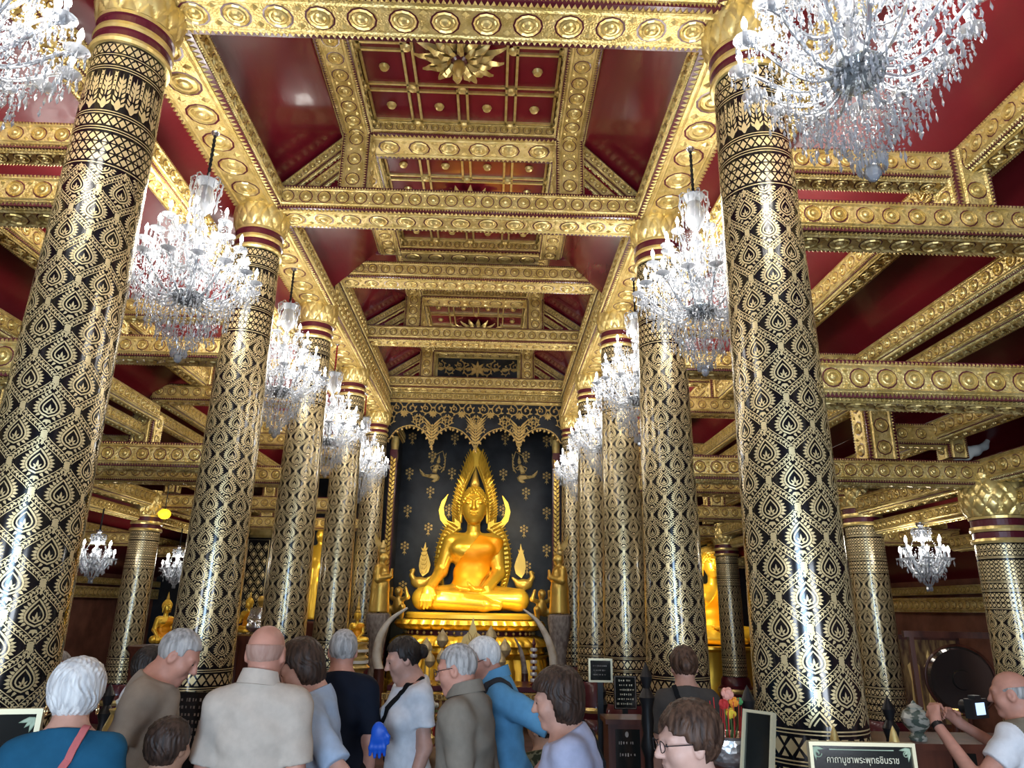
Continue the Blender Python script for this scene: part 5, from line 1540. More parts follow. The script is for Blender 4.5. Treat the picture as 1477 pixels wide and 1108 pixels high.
            for i, (z, dd) in enumerate(out):
                t = (out[min(i + 1, n - 1)][0] - out[max(i - 1, 0)][0]).normalized(); sd = t.cross(dd).normalized()
                P += [tuple(z - sd * wd / 2 + dd * .003), tuple(z + sd * wd / 2 + dd * .003), tuple(z + sd * wd / 2 - dd * .006), tuple(z - sd * wd / 2 - dd * .006)]
            mb.add(P, [(4 * i + j, 4 * i + (j + 1) % 4, 4 * i + 4 + (j + 1) % 4, 4 * i + 4 + j) for i in range(n - 1) for j in range(4)])
            mb.build(nm, m_, o, True)
        elif ex[0] == 'watch':
            arm = aL if ex[1] < 0 else aR; d = (arm[1] - arm[0]).normalized(); c = arm[1] - d * .015
            mb = MB(); mb.tube([c - d * .012, c + d * .012], .032, 14); mb.build('wrist_band', ex[2], o, True)
    return o
def top(px, py, Y):
    """where the top of someone's head is, seen at the pixel at depth Y"""
    p = at(px, py, Y); return (p.x, p.y, p.z)
g = top(119, 946, 2.85)
person('person', g, R(14), SK['fair'], CL['teal'], CL['jeans'], 'full', HR['white'],
       'white-haired person in a teal T-shirt seen from behind, coral strap over one shoulder', lean=3, head=(14, 6, 0), bulk=1.12, female=True, sleeve=.5,
       extras=(('earrings',), ('strap', 'bag_strap', CL['coral'], .026, [(.075, -.06, 1.475), (.05, -.15, 1.40), (-.02, -.15, 1.22), (-.12, -.14, 1.02)]), ('glasses',)))
g = top(264, 907, 3.75)
person('person', g, R(-82), SK['ruddy'], CL['taupe'], CL['olive'], 'crop', HR['grey'], 'grey-haired person in a taupe T-shirt in profile, head bowed to the right', lean=9, head=(0, 22, 0), bulk=1.05, sleeve=.66,
       extras=(('eyes',),))
g = top(224, 931, 4.5)
person('person', g, R(-60), SK['tan'], CL['white'], CL['black'], 'full', HR['dark'], 'dark-haired person in a white shirt half hidden behind the bowed grey-haired one', head=(0, 10, 0), hp=.009)
g = top(252, 1031, 3.1)
person('person', g, R(-10), SK['tan'], CL['olive'], CL['black'], 'full', HR['brown'], 'small dark-haired person in an olive top low in front of the bowed one', head=(-10, 4, 0), bulk=1.0)
g = top(389, 899, 3.35)
person('person', g, R(4), SK['ruddy'], CL['cream'], CL['jeans'], 'fringe', HR['stubble'], 'bald person in a cream polo shirt with their back to the camera', head=(-4, 4, 0), bulk=1.06, sleeve=.80, collar=CL['cream'])
g = top(436, 922, 3.85)
person('person', g, R(86), SK['fair'], CL['ltblue'], CL['jeans'], 'bob', HR['brown'], 'person with brown bobbed hair in a light blue blouse, hand on hip', lean=6, head=(10, 22, 0), female=True, bulk=1.05, sleeve=.86,
       L=((-.24, -.20, 1.13), (-.17, .03, .97), (.6, .6, -.3)), extras=(('eyes',), ('watch', -1, M['black'])))
g = top(497, 907, 4.4)
person('person', g, R(8), SK['ruddy'], CL['navy'], CL['black'], 'crop', HR['grey'], 'person with cropped grey hair in a dark navy T-shirt seen from behind', head=(6, 2, 0), bulk=1.08, sleeve=.85)
g = top(583, 919, 4.45)
person('person', g, R(118), SK['fair'], CL['white'], CL['black'], 'bun', HR['dark'], 'dark-haired person with a low bun in a white T-shirt, black strap across the chest', lean=1, head=(-12, 18, 0), female=True, bulk=.94, sleeve=.62, hem=.90,
       extras=(('eyes',), ('watch', -1, M['silver']), ('strap', 'bag_strap', CL['black'], .035, [(-.07, -.05, 1.48), (-.09, .08, 1.42), (0, .15, 1.25), (.10, .13, 1.08), (.15, .08, .95)])))
g = top(660, 928, 3.75)
person('person', g, R(72), SK['ruddy'], CL['jacket'], CL['black'], 'crop', HR['grey'], 'grey-haired person in glasses and a grey-brown jacket, turned left', lean=5, head=(4, 8, 0), bulk=1.12, long_sleeve=True, collar=CL['jacket'],
       extras=(('eyes',), ('glasses',)))
g = top(697, 919, 4.3)
person('person', g, R(95), SK['ruddy'], CL['blue'], CL['jeans'], 'short', HR['white'], 'white-haired person in a sky blue polo with dark backpack straps, hand on hip', lean=10, head=(6, 14, 0), bulk=1.08, sleeve=.72, collar=CL['blue'],
       L=((-.30, -.30, 1.22), (-.20, -.10, .98), (.3, .8, -.3)), Rr=((.30, -.04, 1.14), (.22, .10, .98), (-.3, .8, -.3)),
       extras=(('eyes',), ('glasses',), ('watch', -1, M['black']), ('strap', 'backpack_strap', CL['darkpack'], .055, [(-.12, -.10, 1.44), (-.13, .04, 1.44), (-.14, .12, 1.32), (-.15, .09, 1.18)]),
               ('strap', 'backpack_strap', CL['darkpack'], .055, [(.12, -.10, 1.44), (.13, .04, 1.44), (.14, .12, 1.32), (.15, .09, 1.18)])))
g = top(802, 962, 3.25)
person('person', g, R(80), SK['fair'], CL['lavender'], CL['black'], 'bob', HR['brown'], 'person with tousled brown hair in a pale lavender shirt, black strap on the back', lean=10, head=(0, 2, 0), female=True, bulk=1.12, long_sleeve=True,
       extras=(('eyes',), ('strap', 'bag_strap', CL['black'], .022, [(.06, .06, 1.46), (.05, -.10, 1.44), (-.02, -.16, 1.30), (-.10, -.15, 1.10)])))
g = top(985, 932, 4.6)
person('person', g, R(-6), SK['fair'], CL['charcoal'], CL['black'], 'bun', HR['auburn'], 'person with an auburn bun in a charcoal T-shirt seen from behind, black strap', head=(0, 8, 0), female=True, bulk=1.05, sleeve=.7,
       Rr=((.27, .02, 1.13), (.20, .20, 1.08)),
       extras=(('strap', 'bag_strap', CL['black'], .03, [(-.08, -.06, 1.46), (-.06, -.14, 1.40), (.03, -.15, 1.22), (.12, -.13, 1.05)]),))
g = top(988, 1007, 2.4)
person('person', g, R(90), SK['pale'], CL['black'], CL['black'], 'mop', HR['auburn'], 'person with short auburn hair and thin glasses at the bottom edge, facing left', lean=3, head=(8, 2, 0), female=True, hp=.0062,
       extras=(('eyes',), ('glasses',)))
g = top(1452, 966, 3.8)
pg = person('person', g, R(28), SK['ruddy'], CL['vest'], CL['olive'], 'fringe', HR['grey'], 'balding person in a khaki vest holding up a camera at the right edge', lean=2, head=(22, 6, 0), bulk=1.12, sleeve=.55, sleeves=CL['white'],
            L=((-.36, .10, 1.17), (-.27, .34, 1.42), (.35, .25, .9)), Rr=((.30, .16, 1.18), (.0, .36, 1.40), (-.5, .4, .6)), fist=(.9, .9), extras=(('watch', -1, M['black']),))
g = top(652, 1022, 5.4)
person('person', g, R(20), SK['tan'], CL['tan'], CL['black'], 'short', HR['dark'], 'kneeling dark-haired person in a tan shirt before the altar, mostly hidden by the jacket', kneel=True, hp=.009)
g = top(783, 1020, 5.0)
person('person', g, R(35), SK['tan'], CL['camo'], CL['camo'], 'short', HR['dark'], 'kneeling person in camouflage clothes between the blue polo and the lavender shirt', kneel=True, hp=.009)
g = top(86, 938, 4.9)
person('person', g, R(-70), SK['fair'], CL['white'], CL['black'], 'short', HR['grey'], 'person in a pale shirt mostly hidden behind the nearest left column', head=(0, 6, 0), hp=.009)
# the camera held up by the photographer
p = at(1409, 1022, 3.55)
o = empty('camera', tuple(p), R(28)); tag(o, 'black digital camera with a lit screen held up by the balding person', 'camera')
mb = MB(); mb.box((-.062, -.016, -.042), (.062, .022, .042)); mb.box((-.025, -.012, .042), (.025, .02, .056)); mb.build('camera_body', M['black'], o)
mb = MB(); mb.tube([(0, .022, 0), (0, .07, 0)], .030, 16); mb.build('lens', M['black'], o, True)
M['screen'] = mat('lit_screen', (.2, .3, .5), .3, emit=(.45, .65, 1.0), estr=1.2)
mb = MB(); mb.box((-.036, -.0175, -.026), (.036, -.016, .026)); mb.build('screen', M['screen'], o)
# ------------------------------------------------------------------ altar things, side images, signs, barriers
def thing(name, loc, label, cat, rz=0, group=None):
    o = empty(name, tuple(loc), rz); return tag(o, label, cat, group)
def text_mesh(s_, size, m):
    cu = bpy.data.curves.new('text', 'FONT'); cu.body = s_; cu.size = size; cu.align_x = 'CENTER'; cu.align_y = 'CENTER'; cu.extrude = .0015; cu.resolution_u = 3
    ob = bpy.data.objects.new('text', cu); C.objects.link(ob)
    me = bpy.data.meshes.new_from_object(ob.evaluated_get(bpy.context.evaluated_depsgraph_get()))
    bpy.data.objects.remove(ob); bpy.data.curves.remove(cu); me.materials.clear(); me.materials.append(m); return me
def lines_of_script(mb, x0, x1, z0, rows, dz, y, hgt, seed):
    """rows of small unreadable strokes, as the worn lettering reads from here"""
    r_ = random.Random(seed)
    for j in range(rows):
        a = x0 + (x1 - x0) * .22 * r_.random(); b = x1 - (x1 - x0) * .22 * r_.random(); x = a
        while x < b:
            wd = hgt * (.35 + .7 * r_.random()); hh = hgt * (.55 + .45 * r_.random())
            mb.box((x, y - .002, z0 - j * dz - hh / 2), (min(b, x + wd * .55), y, z0 - j * dz + hh / 2)); x += wd + hgt * (.2 if r_.random() < .8 else .7)
def post(name, x, y, h, label, tip='wood', group='dark turned barrier posts'):
    o = thing(name, (x, y, 0), label, 'post', 0, group)
    mb = MB(); prof = [(.075, 0), (.075, .05), (.035, .09), (.028, h * .35), (.04, h * .40), (.026, h * .45), (.024, h * .68), (.045, h * .72), (.028, h * .76), (.036, h * .80), (.03, h * .84), (.045, h * .88), (.02, h * .91), (.036, h * .95), (.012, h * .985), (.001, h)]
    mb.lathe(prof, 14); mb.build('post_shaft', M['black'] if tip == 'wood' else M['wood_dark'], o, True)
    if tip == 'gold':
        mb = MB(); mb.lathe([(.03, h - .01), (.036, h), (.026, h + .03), (.022, h + .045), (.012, h + .085), (.001, h + .11)], 12); mb.build('gold_tip', M['gold_boss'], o, True)
    return o
def framed(name, c, w_, h_, rz, tilt, label, frame_m, pane_m, leg=True, fw=.018, cat='sign'):
    """framed board with its centre at c on a dark stand"""
    o = thing(name, (c[0], c[1], 0), label, cat, rz)
    f = empty('frame_pivot'); bpy.data.objects.remove(f)
    t = Matrix.Rotation(tilt, 3, 'X')
    def V(x, y, z): return tuple(t @ Vector((x, y, z)) + Vector((0, 0, c[2])))
    def slab(mb, a, b):
        m0 = MB(); m0.box(a, b); mb.add([V(*p) for p in m0.v], m0.f)
    mb = MB(); slab(mb, (-w_ / 2, 0, -h_ / 2), (w_ / 2, .012, h_ / 2)); mb.build('board', pane_m, o)
    mb = MB()
    for a, b in (((-w_ / 2 - fw, -.012, -h_ / 2 - fw), (-w_ / 2, .016, h_ / 2 + fw)), ((w_ / 2, -.012, -h_ / 2 - fw), (w_ / 2 + fw, .016, h_ / 2 + fw)), ((-w_ / 2, -.012, h_ / 2), (w_ / 2, .016, h_ / 2 + fw)), ((-w_ / 2, -.012, -h_ / 2 - fw), (w_ / 2, .016, -h_ / 2))): slab(mb, a, b)
    mb.build('frame', frame_m, o)
    if leg:
        mb = MB(); mb.box((-.02, .02, 0), (.02, .05, c[2])); mb.box((-.14, -.10, 0), (.14, .16, .03)); mb.build('stand', M['black'], o)
    return o, V
M['dark_pane'] = mat('dark_sign_pane', (.012, .014, .013), .12, 0, .5, .3)
M['pale_frame'] = mat('pale_gilt_frame', (.66, .60, .40), .35, .3)
M['green_text'] = mat('pale_green_ornament', (.42, .52, .36), .5)

# prayer sign in front of the nearest right column
c = at(1250, 1148, 3.15)
o, V = framed('prayer_sign', c, .40, .36, R(-2), 0, 'gold framed black sign with a line of Thai letters before the nearest right column', M['pale_frame'], M['dark_pane'], True, .014)
tm = text_mesh('คาถาบูชาพระพุทธชินราช', .047, M['cream'])
to = link('lettering', tm, o, (0, -.004, c.z + .128)); to.rotation_euler = (PI / 2, 0, 0)
mxw = max(abs(v.co.x) for v in tm.vertices); to.scale = (.145 / mxw, .145 / mxw * 1.15, 1)
mb = MB(); P = []
for s_ in (-1, 1):
    P += [leaf2(s_ * .195, .172, (PI if s_ > 0 else 0) + s_ * .15, .045, .014), leaf2(s_ * .195, .172, -PI / 2 - s_ * .2, .05, .014), leaf2(s_ * .195, .172, (-PI * .75 if s_ > 0 else -PI / 4), .035, .014)]
    P += stroke2(spiral(s_ * .178, .150, .016, 0, 1.2, 12, s_), .004)
P += stroke2([(-.13, .165), (.13, .165)], .004) 
relief(mb, P, (0, -.001, c.z), .003); mb.build('corner_ornament', M['green_text'], o)
for px, nm in ((1205, 'left'), (1291, 'right')):
    p = at(px, 1076, 3.45); post('barrier_post', p.x, p.y, at(px, 1086, 3.45).z, 'barrier post with a small gold tip behind the prayer sign, %s one' % nm, 'gold', 'barrier posts with gold tips')
# sign cut by the left edge
c = at(-22, 1100, 3.1)
o, V = framed('prayer_sign', c, .30, .34, R(12), 0, 'gold framed black sign cut by the lower left corner', M['pale_frame'], M['dark_pane'], True, .020)
mb = MB(); P = []
P += stroke2([(.055, -.10), (.075, -.10), (.075, -.02), (.10, -.02), (.10, -.10), (.125, -.10), (.125, .0)], .010)
relief(mb, P, (0, -.001, c.z), .003); mb.build('lettering', M['cream'], o)
mb = MB(); relief(mb, [leaf2(.145, .155, PI + .3, .06, .02), leaf2(.145, .155, PI + .8, .05, .02), leaf2(.145, .155, PI + 1.3, .055, .02)], (0, -.001, c.z), .003); mb.build('corner_ornament', M['green_text'], o)
# leaning pale frame by the nearest right column
c = at(1093, 1074, 3.3)
framed('leaning_sign', c, .12, .24, R(-50), R(-14), 'pale framed dark board tilted beside the nearest right column', M['pale_frame'], M['dark_pane'], True, .012)
# small framed sign and stone plaque among the right columns
c = at(866, 967, 5.6)
o, V = framed('notice_sign', c, .15, .135, 0, 0, 'small gilt framed black sign on a post left of the second right column', M['pale_frame'], M['dark_pane'], True, .014)
mb = MB(); lines_of_script(mb, -.06, .06, c.z + .03, 3, .03, -.002, .010, 3); mb.build('lettering', M['stone'], o)
c = at(902, 999, 5.9)
o = thing('stone_plaque', (c.x, c.y, 0), 'dark stone plaque with pale lines of lettering under the small framed sign', 'sign')
w_, h_ = .175, .24
mb = MB(); mb.box((-w_ / 2, 0, c.z - h_ / 2), (w_ / 2, .02, c.z + h_ / 2)); mb.build('slab', M['dark_pane'], o)
mb = MB(); relief(mb, stroke2([(-w_ / 2 + .008, -h_ / 2 + .008), (w_ / 2 - .008, -h_ / 2 + .008), (w_ / 2 - .008, h_ / 2 - .008), (-w_ / 2 + .008, h_ / 2 - .008)], .006, True), (0, 0, c.z), .003); mb.build('border', M['stone'], o)
mb = MB(); lines_of_script(mb, -.07, .075, c.z + .085, 6, .033, -.001, .015, 5); mb.build('lettering', M['cream'], o)
mb = MB(); mb.box((-.02, .02, 0), (.02, .05, c.z)); mb.build('stand', M['black'], o)
# lectern-like red box
c = at(900, 1072, 5.2)
o = thing('donation_box', (c.x, c.y, 0), 'dark red wooden donation box with a lettered panel below the stone plaque', 'box')
mb = MB(); mb.box((-.12, -.11, 0), (.12, .11, c.z + .13)); mb.box((-.14, -.13, c.z + .13), (.14, .13, c.z + .16)); mb.box((-.14, -.13, 0), (.14, .13, .08)); mb.build('cabinet', M['wood_dark'], o)
mb = MB(); mb.box((-.075, -.116, c.z - .13), (.085, -.11, c.z + .10)); mb.build('panel', M['dark_pane'], o)
mb = MB(); lines_of_script(mb, -.06, .07, c.z + .02, 2, .07, -.117, .02, 8); mb.ball((0, -.117, c.z + .07), (.012, .003, .018), 0, 8, 6); mb.build('lettering', M['stone'], o)
# plaque on the second left column
c = at(285, 1035, 6.35)
o = thing('stone_plaque', (c.x, c.y, 0), 'black plaque with faint lines of script at the foot of the second left column', 'sign')
mb = MB(); mb.box((-.30, 0, c.z - .24), (.30, .03, c.z + .19)); mb.build('slab', M['dark_pane'], o)
mb = MB(); lines_of_script(mb, -.26, .26, c.z + .13, 6, .055, -.001, .028, 15); mb.build('lettering', M['stone'], o)
mb = MB(); mb.box((-.2, .03, 0), (.2, .06, c.z - .2)); mb.build('stand', M['black'], o)

for px, py, Y, lab in ((931, 955, 4.3, 'slim dark barrier post left of the charcoal T-shirt'), (1077, 988, 3.9, 'dark turned barrier post at the left side of the nearest right column'), (1279, 1004, 4.3, 'dark turned barrier post right of the nearest right column'),
                       (868, 985, 6.0, 'thin dark post under the small gilt framed sign'), (1113, 998, 4.9, 'dark barrier post half hidden behind the nearest right column'), (160, 985, 4.6, 'dark barrier post behind the white-haired person'), (330, 985, 5.9, 'dark post before the second left column')):
    p = at(px, py, Y); post('barrier_post', p.x, p.y, p.z, lab)

# silver bowl of joss sticks and paper flowers
c = at(1050, 1075, 3.72)
o = thing('offering_bowl', (c.x, c.y, 0), 'embossed silver bowl on a stand holding joss sticks and flowers', 'bowl')
mb = MB(); mb.lathe([(.06, c.z - .09), (.10, c.z - .06), (.115, c.z - .01), (.11, c.z + .035), (.125, c.z + .05), (.115, c.z + .05), (.10, c.z + .03), (.02, c.z - .02)], 28); mb.build('bowl', M['silver'], o, True)
mb = MB(); mb.lathe([(.16, 0), (.16, .04), (.06, .08), (.05, c.z - .2), (.10, c.z - .1), (.07, c.z - .085)], 20); mb.build('stand', M['wood_dark'], o, True)
M['stem'] = mat('green_stem', (.06, .13, .03), .6); M['petal_red'] = mat('red_petals', (.5, .03, .03), .6); M['petal_orange'] = mat('orange_petals', (.85, .30, .03), .6)
M['petal_yellow'] = mat('yellow_petals', (.85, .62, .05), .6); M['petal_green'] = mat('green_bud', (.08, .30, .10), .6); M['petal_white'] = mat('white_petals', (.8, .8, .72), .6); M['petal_pink'] = mat('pink_petals', (.7, .32, .25), .6)
def blossom(name, head, foot, m, r_, label, group):
    h_ = Vector(head); f_ = Vector(foot); o = thing(name, f_, label, 'flower', 0, group)
    mb = MB(); mb.tube([(0, 0, 0), (h_ - f_) * .5 + Vector((.01, 0, 0)), h_ - f_], .004, 6); mb.build('stem', M['stem'], o)
    mb = MB(); q = h_ - f_
    for k in range(10):
        a = k * 2.4; e = 1 - 2 * (k + .5) / 10
        v = Vector((math.cos(a) * math.sqrt(1 - e * e), math.sin(a) * math.sqrt(1 - e * e), e)); mb.ball(tuple(q + v * r_ * .55), r_ * .55, 0, 7, 5)
    mb.build('bloom', M[m], o, True)
for px, py, m, r_, lab in ((1049, 1001, 'petal_pink', .030, 'pink round blossom, highest in the silver bowl'), (1058, 1013, 'petal_orange', .024, 'orange blossom right of centre in the silver bowl'), (1044, 1016, 'petal_red', .024, 'red blossom at the left of the silver bowl'),
                           (1054, 1029, 'petal_yellow', .026, 'yellow blossom low in the silver bowl'), (1066, 1012, 'petal_green', .018, 'green bud at the right of the silver bowl')):
    blossom('flower', at(px, py, 3.72), (c.x + (px - 1050) * .0016, c.y, c.z - .01), m, r_, lab, 'flowers in the silver bowl')
mb = MB()
for k in range(22):
    a = k * 2.4; x, y = .07 * math.sqrt(k / 22) * math.cos(a), .07 * math.sqrt(k / 22) * math.sin(a); mb.tube([(x, y, c.z - .0), (x * 1.2, y * 1.2, c.z + .16 + .05 * math.sin(k * 3))], .0022, 4)
k_ = mb.build('joss_sticks', M['petal_red'], o); k_['kind'] = 'stuff'
# vase of yellow and white flowers near the nearest left column
c = at(172, 1040, 3.6)
o = thing('flower_vase', (c.x, c.y, 0), 'slim vase beside the nearest left column', 'vase')
mb = MB(); mb.lathe([(.09, 0), (.09, .03), (.03, .06), (.03, c.z - .18), (.06, c.z - .1), (.065, c.z - .03), (.04, c.z + .03), (.05, c.z + .05)], 18); mb.build('vase_body', M['gold_cap'], o, True)
for px, py, m, lab in ((174, 1012, 'petal_white', 'white flower in the vase by the nearest left column'), (168, 1027, 'petal_yellow', 'yellow flower in the vase by the nearest left column'), (177, 1024, 'petal_red', 'red flower in the vase by the nearest left column')):
    blossom('flower', at(px, py, 3.6), (c.x, c.y, c.z), m, .019, lab, 'flowers in the vase by the left column')
# bright blue glove held beside the navy T-shirt
c = at(545, 1066, 3.95)
S = SDF((-.09, -.06, -.12), (.09, .06, .10), .005, .012)
S.ell((0, 0, .03), (.036, .022, .05))
for i, x in enumerate((-.027, -.009, .009, .027)): S.path([(x, 0, .0), (x * 1.25, .004, -.04), (x * 1.35, .012, -.075 - .01 * (i in (1, 2)))], [.011, .010, .008])
S.path([(.03, 0, .04), (.05, .004, .01), (.052, .01, -.02)], [.012, .010, .008])
M['blue_glove'] = mat('bright_blue_rubber', (.01, .09, .52), .45)
tag(S.build('blue_glove', M['blue_glove'], None, tuple(c)), 'bright blue rubber glove at the right hip of the navy T-shirt', 'glove')

# ---- side images
p = at(233, 927, 11.3)
o = seated_image('seated_buddha', (p.x, p.y, p.z), .215, R(60), 'small gold seated Buddha in profile behind the bowed person, left aisle')
def plinth(name, x, y, z, r_, label, m='wood_dark', square=True):
    mb = MB(); mb.lathe([(r_ * 1.15, 0), (r_ * 1.15, .10), (r_, .14), (r_ * .92, z * .5), (r_, z - .12), (r_ * 1.1, z - .06), (r_ * 1.1, z - .01)], 40, (0, 0, 0), 0, lambda a, zz: sq(a, zz) if square else 1)
    o = mb.build(name, M[m], None, True, (x, y, 0)); return tag(o, label, 'plinth')
plinth('plinth', p.x, p.y, p.z - .03, .36, 'dark red plinth under the small seated Buddha in the left aisle')
p = at(1034, 928, 17.3)
o = seated_image('seated_buddha', (p.x, p.y, p.z), .76, 0, 'bright gold seated Buddha glimpsed between the right columns')
plinth('plinth', p.x, p.y, p.z - .03, .98, 'gold plinth of the Buddha glimpsed between the right columns', 'buddha')
spot('right_image_spot', (p.x - 1.3, p.y - 1.5, 3.0), (p.x - .2, p.y, p.z + .9), 320, (1, .80, .35), 80)
p = at(355, 912, 11.0)
seated_image('seated_buddha', (p.x, p.y, p.z), .17, R(-15), 'gold seated Buddha peeping out behind the bald head')
plinth('plinth', p.x, p.y, p.z - .03, .34, 'plinth of the gold Buddha behind the bald head')
p = at(372, 912, 10.3)
o = thing('monk_statue', (p.x, p.y, p.z), 'small silvery monk statue with a gilt head behind the bald person', 'statue', R(-10))
S = SDF((-.2, -.2, -.02), (.2, .2, .5), .008, .03); S.ell((0, 0, .07), (.17, .14, .08)); S.ell((0, 0, .20), (.10, .075, .14)); S.cap((-.08, 0, .28), (.08, 0, .28), .04); S.path([(-.11, 0, .27), (-.13, -.02, .15), (0, -.11, .13)], [.035, .03, .025]); S.path([(.11, 0, .27), (.13, -.02, .15), (0, -.11, .12)], [.035, .03, .025])
S.build('robed_body', M['silver'], o)
S = SDF((-.1, -.1, .28), (.1, .1, .52), .007, .02); S.cap((0, 0, .30), (0, 0, .36), .03); S.ell((0, -.005, .41), (.05, .056, .065)); S.cap((0, -.05, .42), (0, -.064, .40), .009); S.build('head', M['buddha_dark'], o)
plinth('plinth', p.x, p.y, p.z - .03, .24, 'round dark stand under the silvery monk statue', 'wood_dark', False)
# standing image between the left columns
p = at(452, 893, 15.6)
o = thing('standing_buddha', (p.x, p.y, p.z), 'tall gold standing Buddha glimpsed between the third and fourth left columns', 'statue', R(-20))
S = SDF((-.45, -.35, -.02), (.45, .35, 1.95), .014, .05)
S.path([(0, 0, .05), (0, 0, .7), (0, 0, 1.0)], [.24, .19, .19]); S.ell((0, 0, 1.2), (.23, .15, .30)); S.cap((-.20, 0, 1.42), (.20, 0, 1.42), .075); S.cap((0, 0, 1.45), (0, 0, 1.6), .06)
S.ell((0, -.01, 1.70), (.10, .11, .135)); S.ell((0, 0, 1.83), (.06, .06, .06)); S.cap((0, 0, 1.85), (0, 0, 1.93), .03, .01)
for s_ in (-1, 1): S.path([(s_ * .27, 0, 1.38), (s_ * .31, -.02, 1.08), (s_ * .28, -.24, 1.12)], [.075, .06, .045])
S.build('robed_body', M['buddha'], o)
plinth('plinth', p.x, p.y, p.z - .03, .38, 'plinth of the standing gold Buddha behind the left columns')
spot('left_image_spot', (p.x + .6, p.y - 2.2, 3.4), (p.x, p.y, p.z + 1.0), 90, (1, .80, .35), 55)
# square gilt pier at the end of the left aisle
o = thing('gilt_pier', (at(367, 880, 17.6).x, 17.6, 0), 'square patterned pier with a gilt lotus capital at the end of the left aisle', 'pier')
mb = MB(); mb.box((-.27, -.27, 0), (.27, .27, 3.3)); mb.build('pier_shaft', M['lacquer'], o)
mb = MB(); P = []
for j in range(19):
    for i in (-1, 0, 1):
        x, z = i * .18 + (.09 if j % 2 else 0), .2 + .16 * j
        if abs(x) > .2: continue
        P += stroke2([(x, z - .10), (x + .075, z), (x, z + .10), (x - .075, z)], .012, True); P.append([(x, z - .06), (x + .045, z), (x, z + .06), (x - .045, z)])
P += stroke2([(-.25, .1), (.25, .1), (.25, 3.25), (-.25, 3.25)], .02, True)
relief(mb, P, (0, -.27, 0), .004); mb.build('gold_lattice', M['gold_leaf'], o)
mb = MB(); mb.lathe([(.26, 3.3), (.30, 3.36), (.27, 3.42), (.33, 3.6), (.40, 3.95), (.36, 4.0)], 32, (0, 0, 0), 0, lambda a, z: sq(a, z) * (1 + .05 * abs(math.cos(8 * a)))); mb.build('capital', M['gold_cap'], o, True)
# small spired Buddha left of the altar on its tiered stand
p = at(513, 926, 11.6)
o = seated_image('seated_buddha', (p.x, p.y, p.z), .16, 0, 'tiny gold seated Buddha with a spired crown on a tiered stand left of the tusk')
mb = MB(); mb.lathe([(.24, 2.6), (.30, 2.75), (.17, 2.95), (.22, 3.05), (.12, 3.3), (.14, 3.36), (.05, 3.8), (.015, 4.3)], 14); mb.build('crown', M['buddha_dark'], o, True)
o = thing('tiered_stand', (p.x, p.y, 0), 'tiered white and gold stand under the tiny spired Buddha', 'stand')
z = p.z
mb = MB(); mb.lathe([(.26, 0), (.26, .1), (.16, .16), (.15, z - .42), (.24, z - .36), (.16, z - .28), (.21, z - .22), (.14, z - .16), (.20, z - .10), (.15, z - .06), (.20, z - .02), (.20, z - .012)], 28); mb.build('tiers', M['gold_cap'], o, True)
mb = MB(); mb.lathe([(.215, z - .30), (.215, z - .26)], 24); mb.lathe([(.205, z - .14), (.205, z - .10)], 24); mb.build('white_bands', M['petal_white'], o, True)

# ---- altar table and its offerings
YT = 12.2
o = thing('altar_table', (.05, YT, 0), 'red and gold carved altar table laid with offerings before the pedestal', 'table')
mb = MB(); mb.box((-1.15, -.45, .58), (1.15, .45, .66)); mb.build('table_top', M['maroon'], o)
mb = MB()
face_orn(mb, (-1.15, -.45, .44), (1, 0, 0), (0, 0, 1), (0, -1, 0), 2.3, .15, 8); mb.box((-1.15, -.45, .44), (1.15, -.43, .59)); mb.build('carved_apron', [M['maroon'], M['gold'], M['gold_boss']], o)
for sx in (-1, 1):
    for sy in (-1, 1):
        mb = MB(); mb.tube([(sx * 1.05, sy * .36, .6), (sx * 1.1, sy * .38, .35), (sx * 1.0, sy * .34, .12), (sx * 1.08, sy * .38, 0)], [.05, .045, .035, .05], 10); mb.build('leg', M['gold_cap'], o, True)
o = thing('offering_stand', (-.62, 11.0, 0), 'low red and gold lattice stand in front of the altar table', 'table')
mb = MB(); mb.box((-.42, -.2, .58), (.42, .2, .62)); mb.box((-.42, -.2, .30), (.42, .2, .34)); mb.build('shelves', M['maroon'], o)
mb = MB()
for i in range(9):
    x = -.40 + .1 * i; mb.lathe([(.016, .02), (.022, .1), (.014, .2), (.022, .3), (.014, .4), (.022, .5), (.016, .58)], 8, (x, -.19, 0))
sp_ = mb.build('spindles', M['gold_boss'], o, True)
mb = MB(); face_orn(mb, (-.42, -.205, .56), (1, 0, 0), (0, 0, 1), (0, -1, 0), .84, .10, 8); face_orn(mb, (-.42, -.205, .28), (1, 0, 0), (0, 0, 1), (0, -1, 0), .84, .08, 8); mb.build('carved_rails', [M['maroon'], M['gold'], M['gold_boss']], o)
o = thing('red_cloth_table', (-.60, 10.3, 0), 'low table with a gold-edged red cloth before the altar', 'table')
mb = MB(); mb.box((-.34, -.2, 0), (.34, .2, .30)); mb.build('cloth', M['petal_red'], o)
mb = MB(); face_orn(mb, (-.34, -.2, .20), (1, 0, 0), (0, 0, 1), (0, -1, 0), .68, .09, 8); mb.build('gold_edge', [M['maroon'], M['gold'], M['gold_boss']], o)
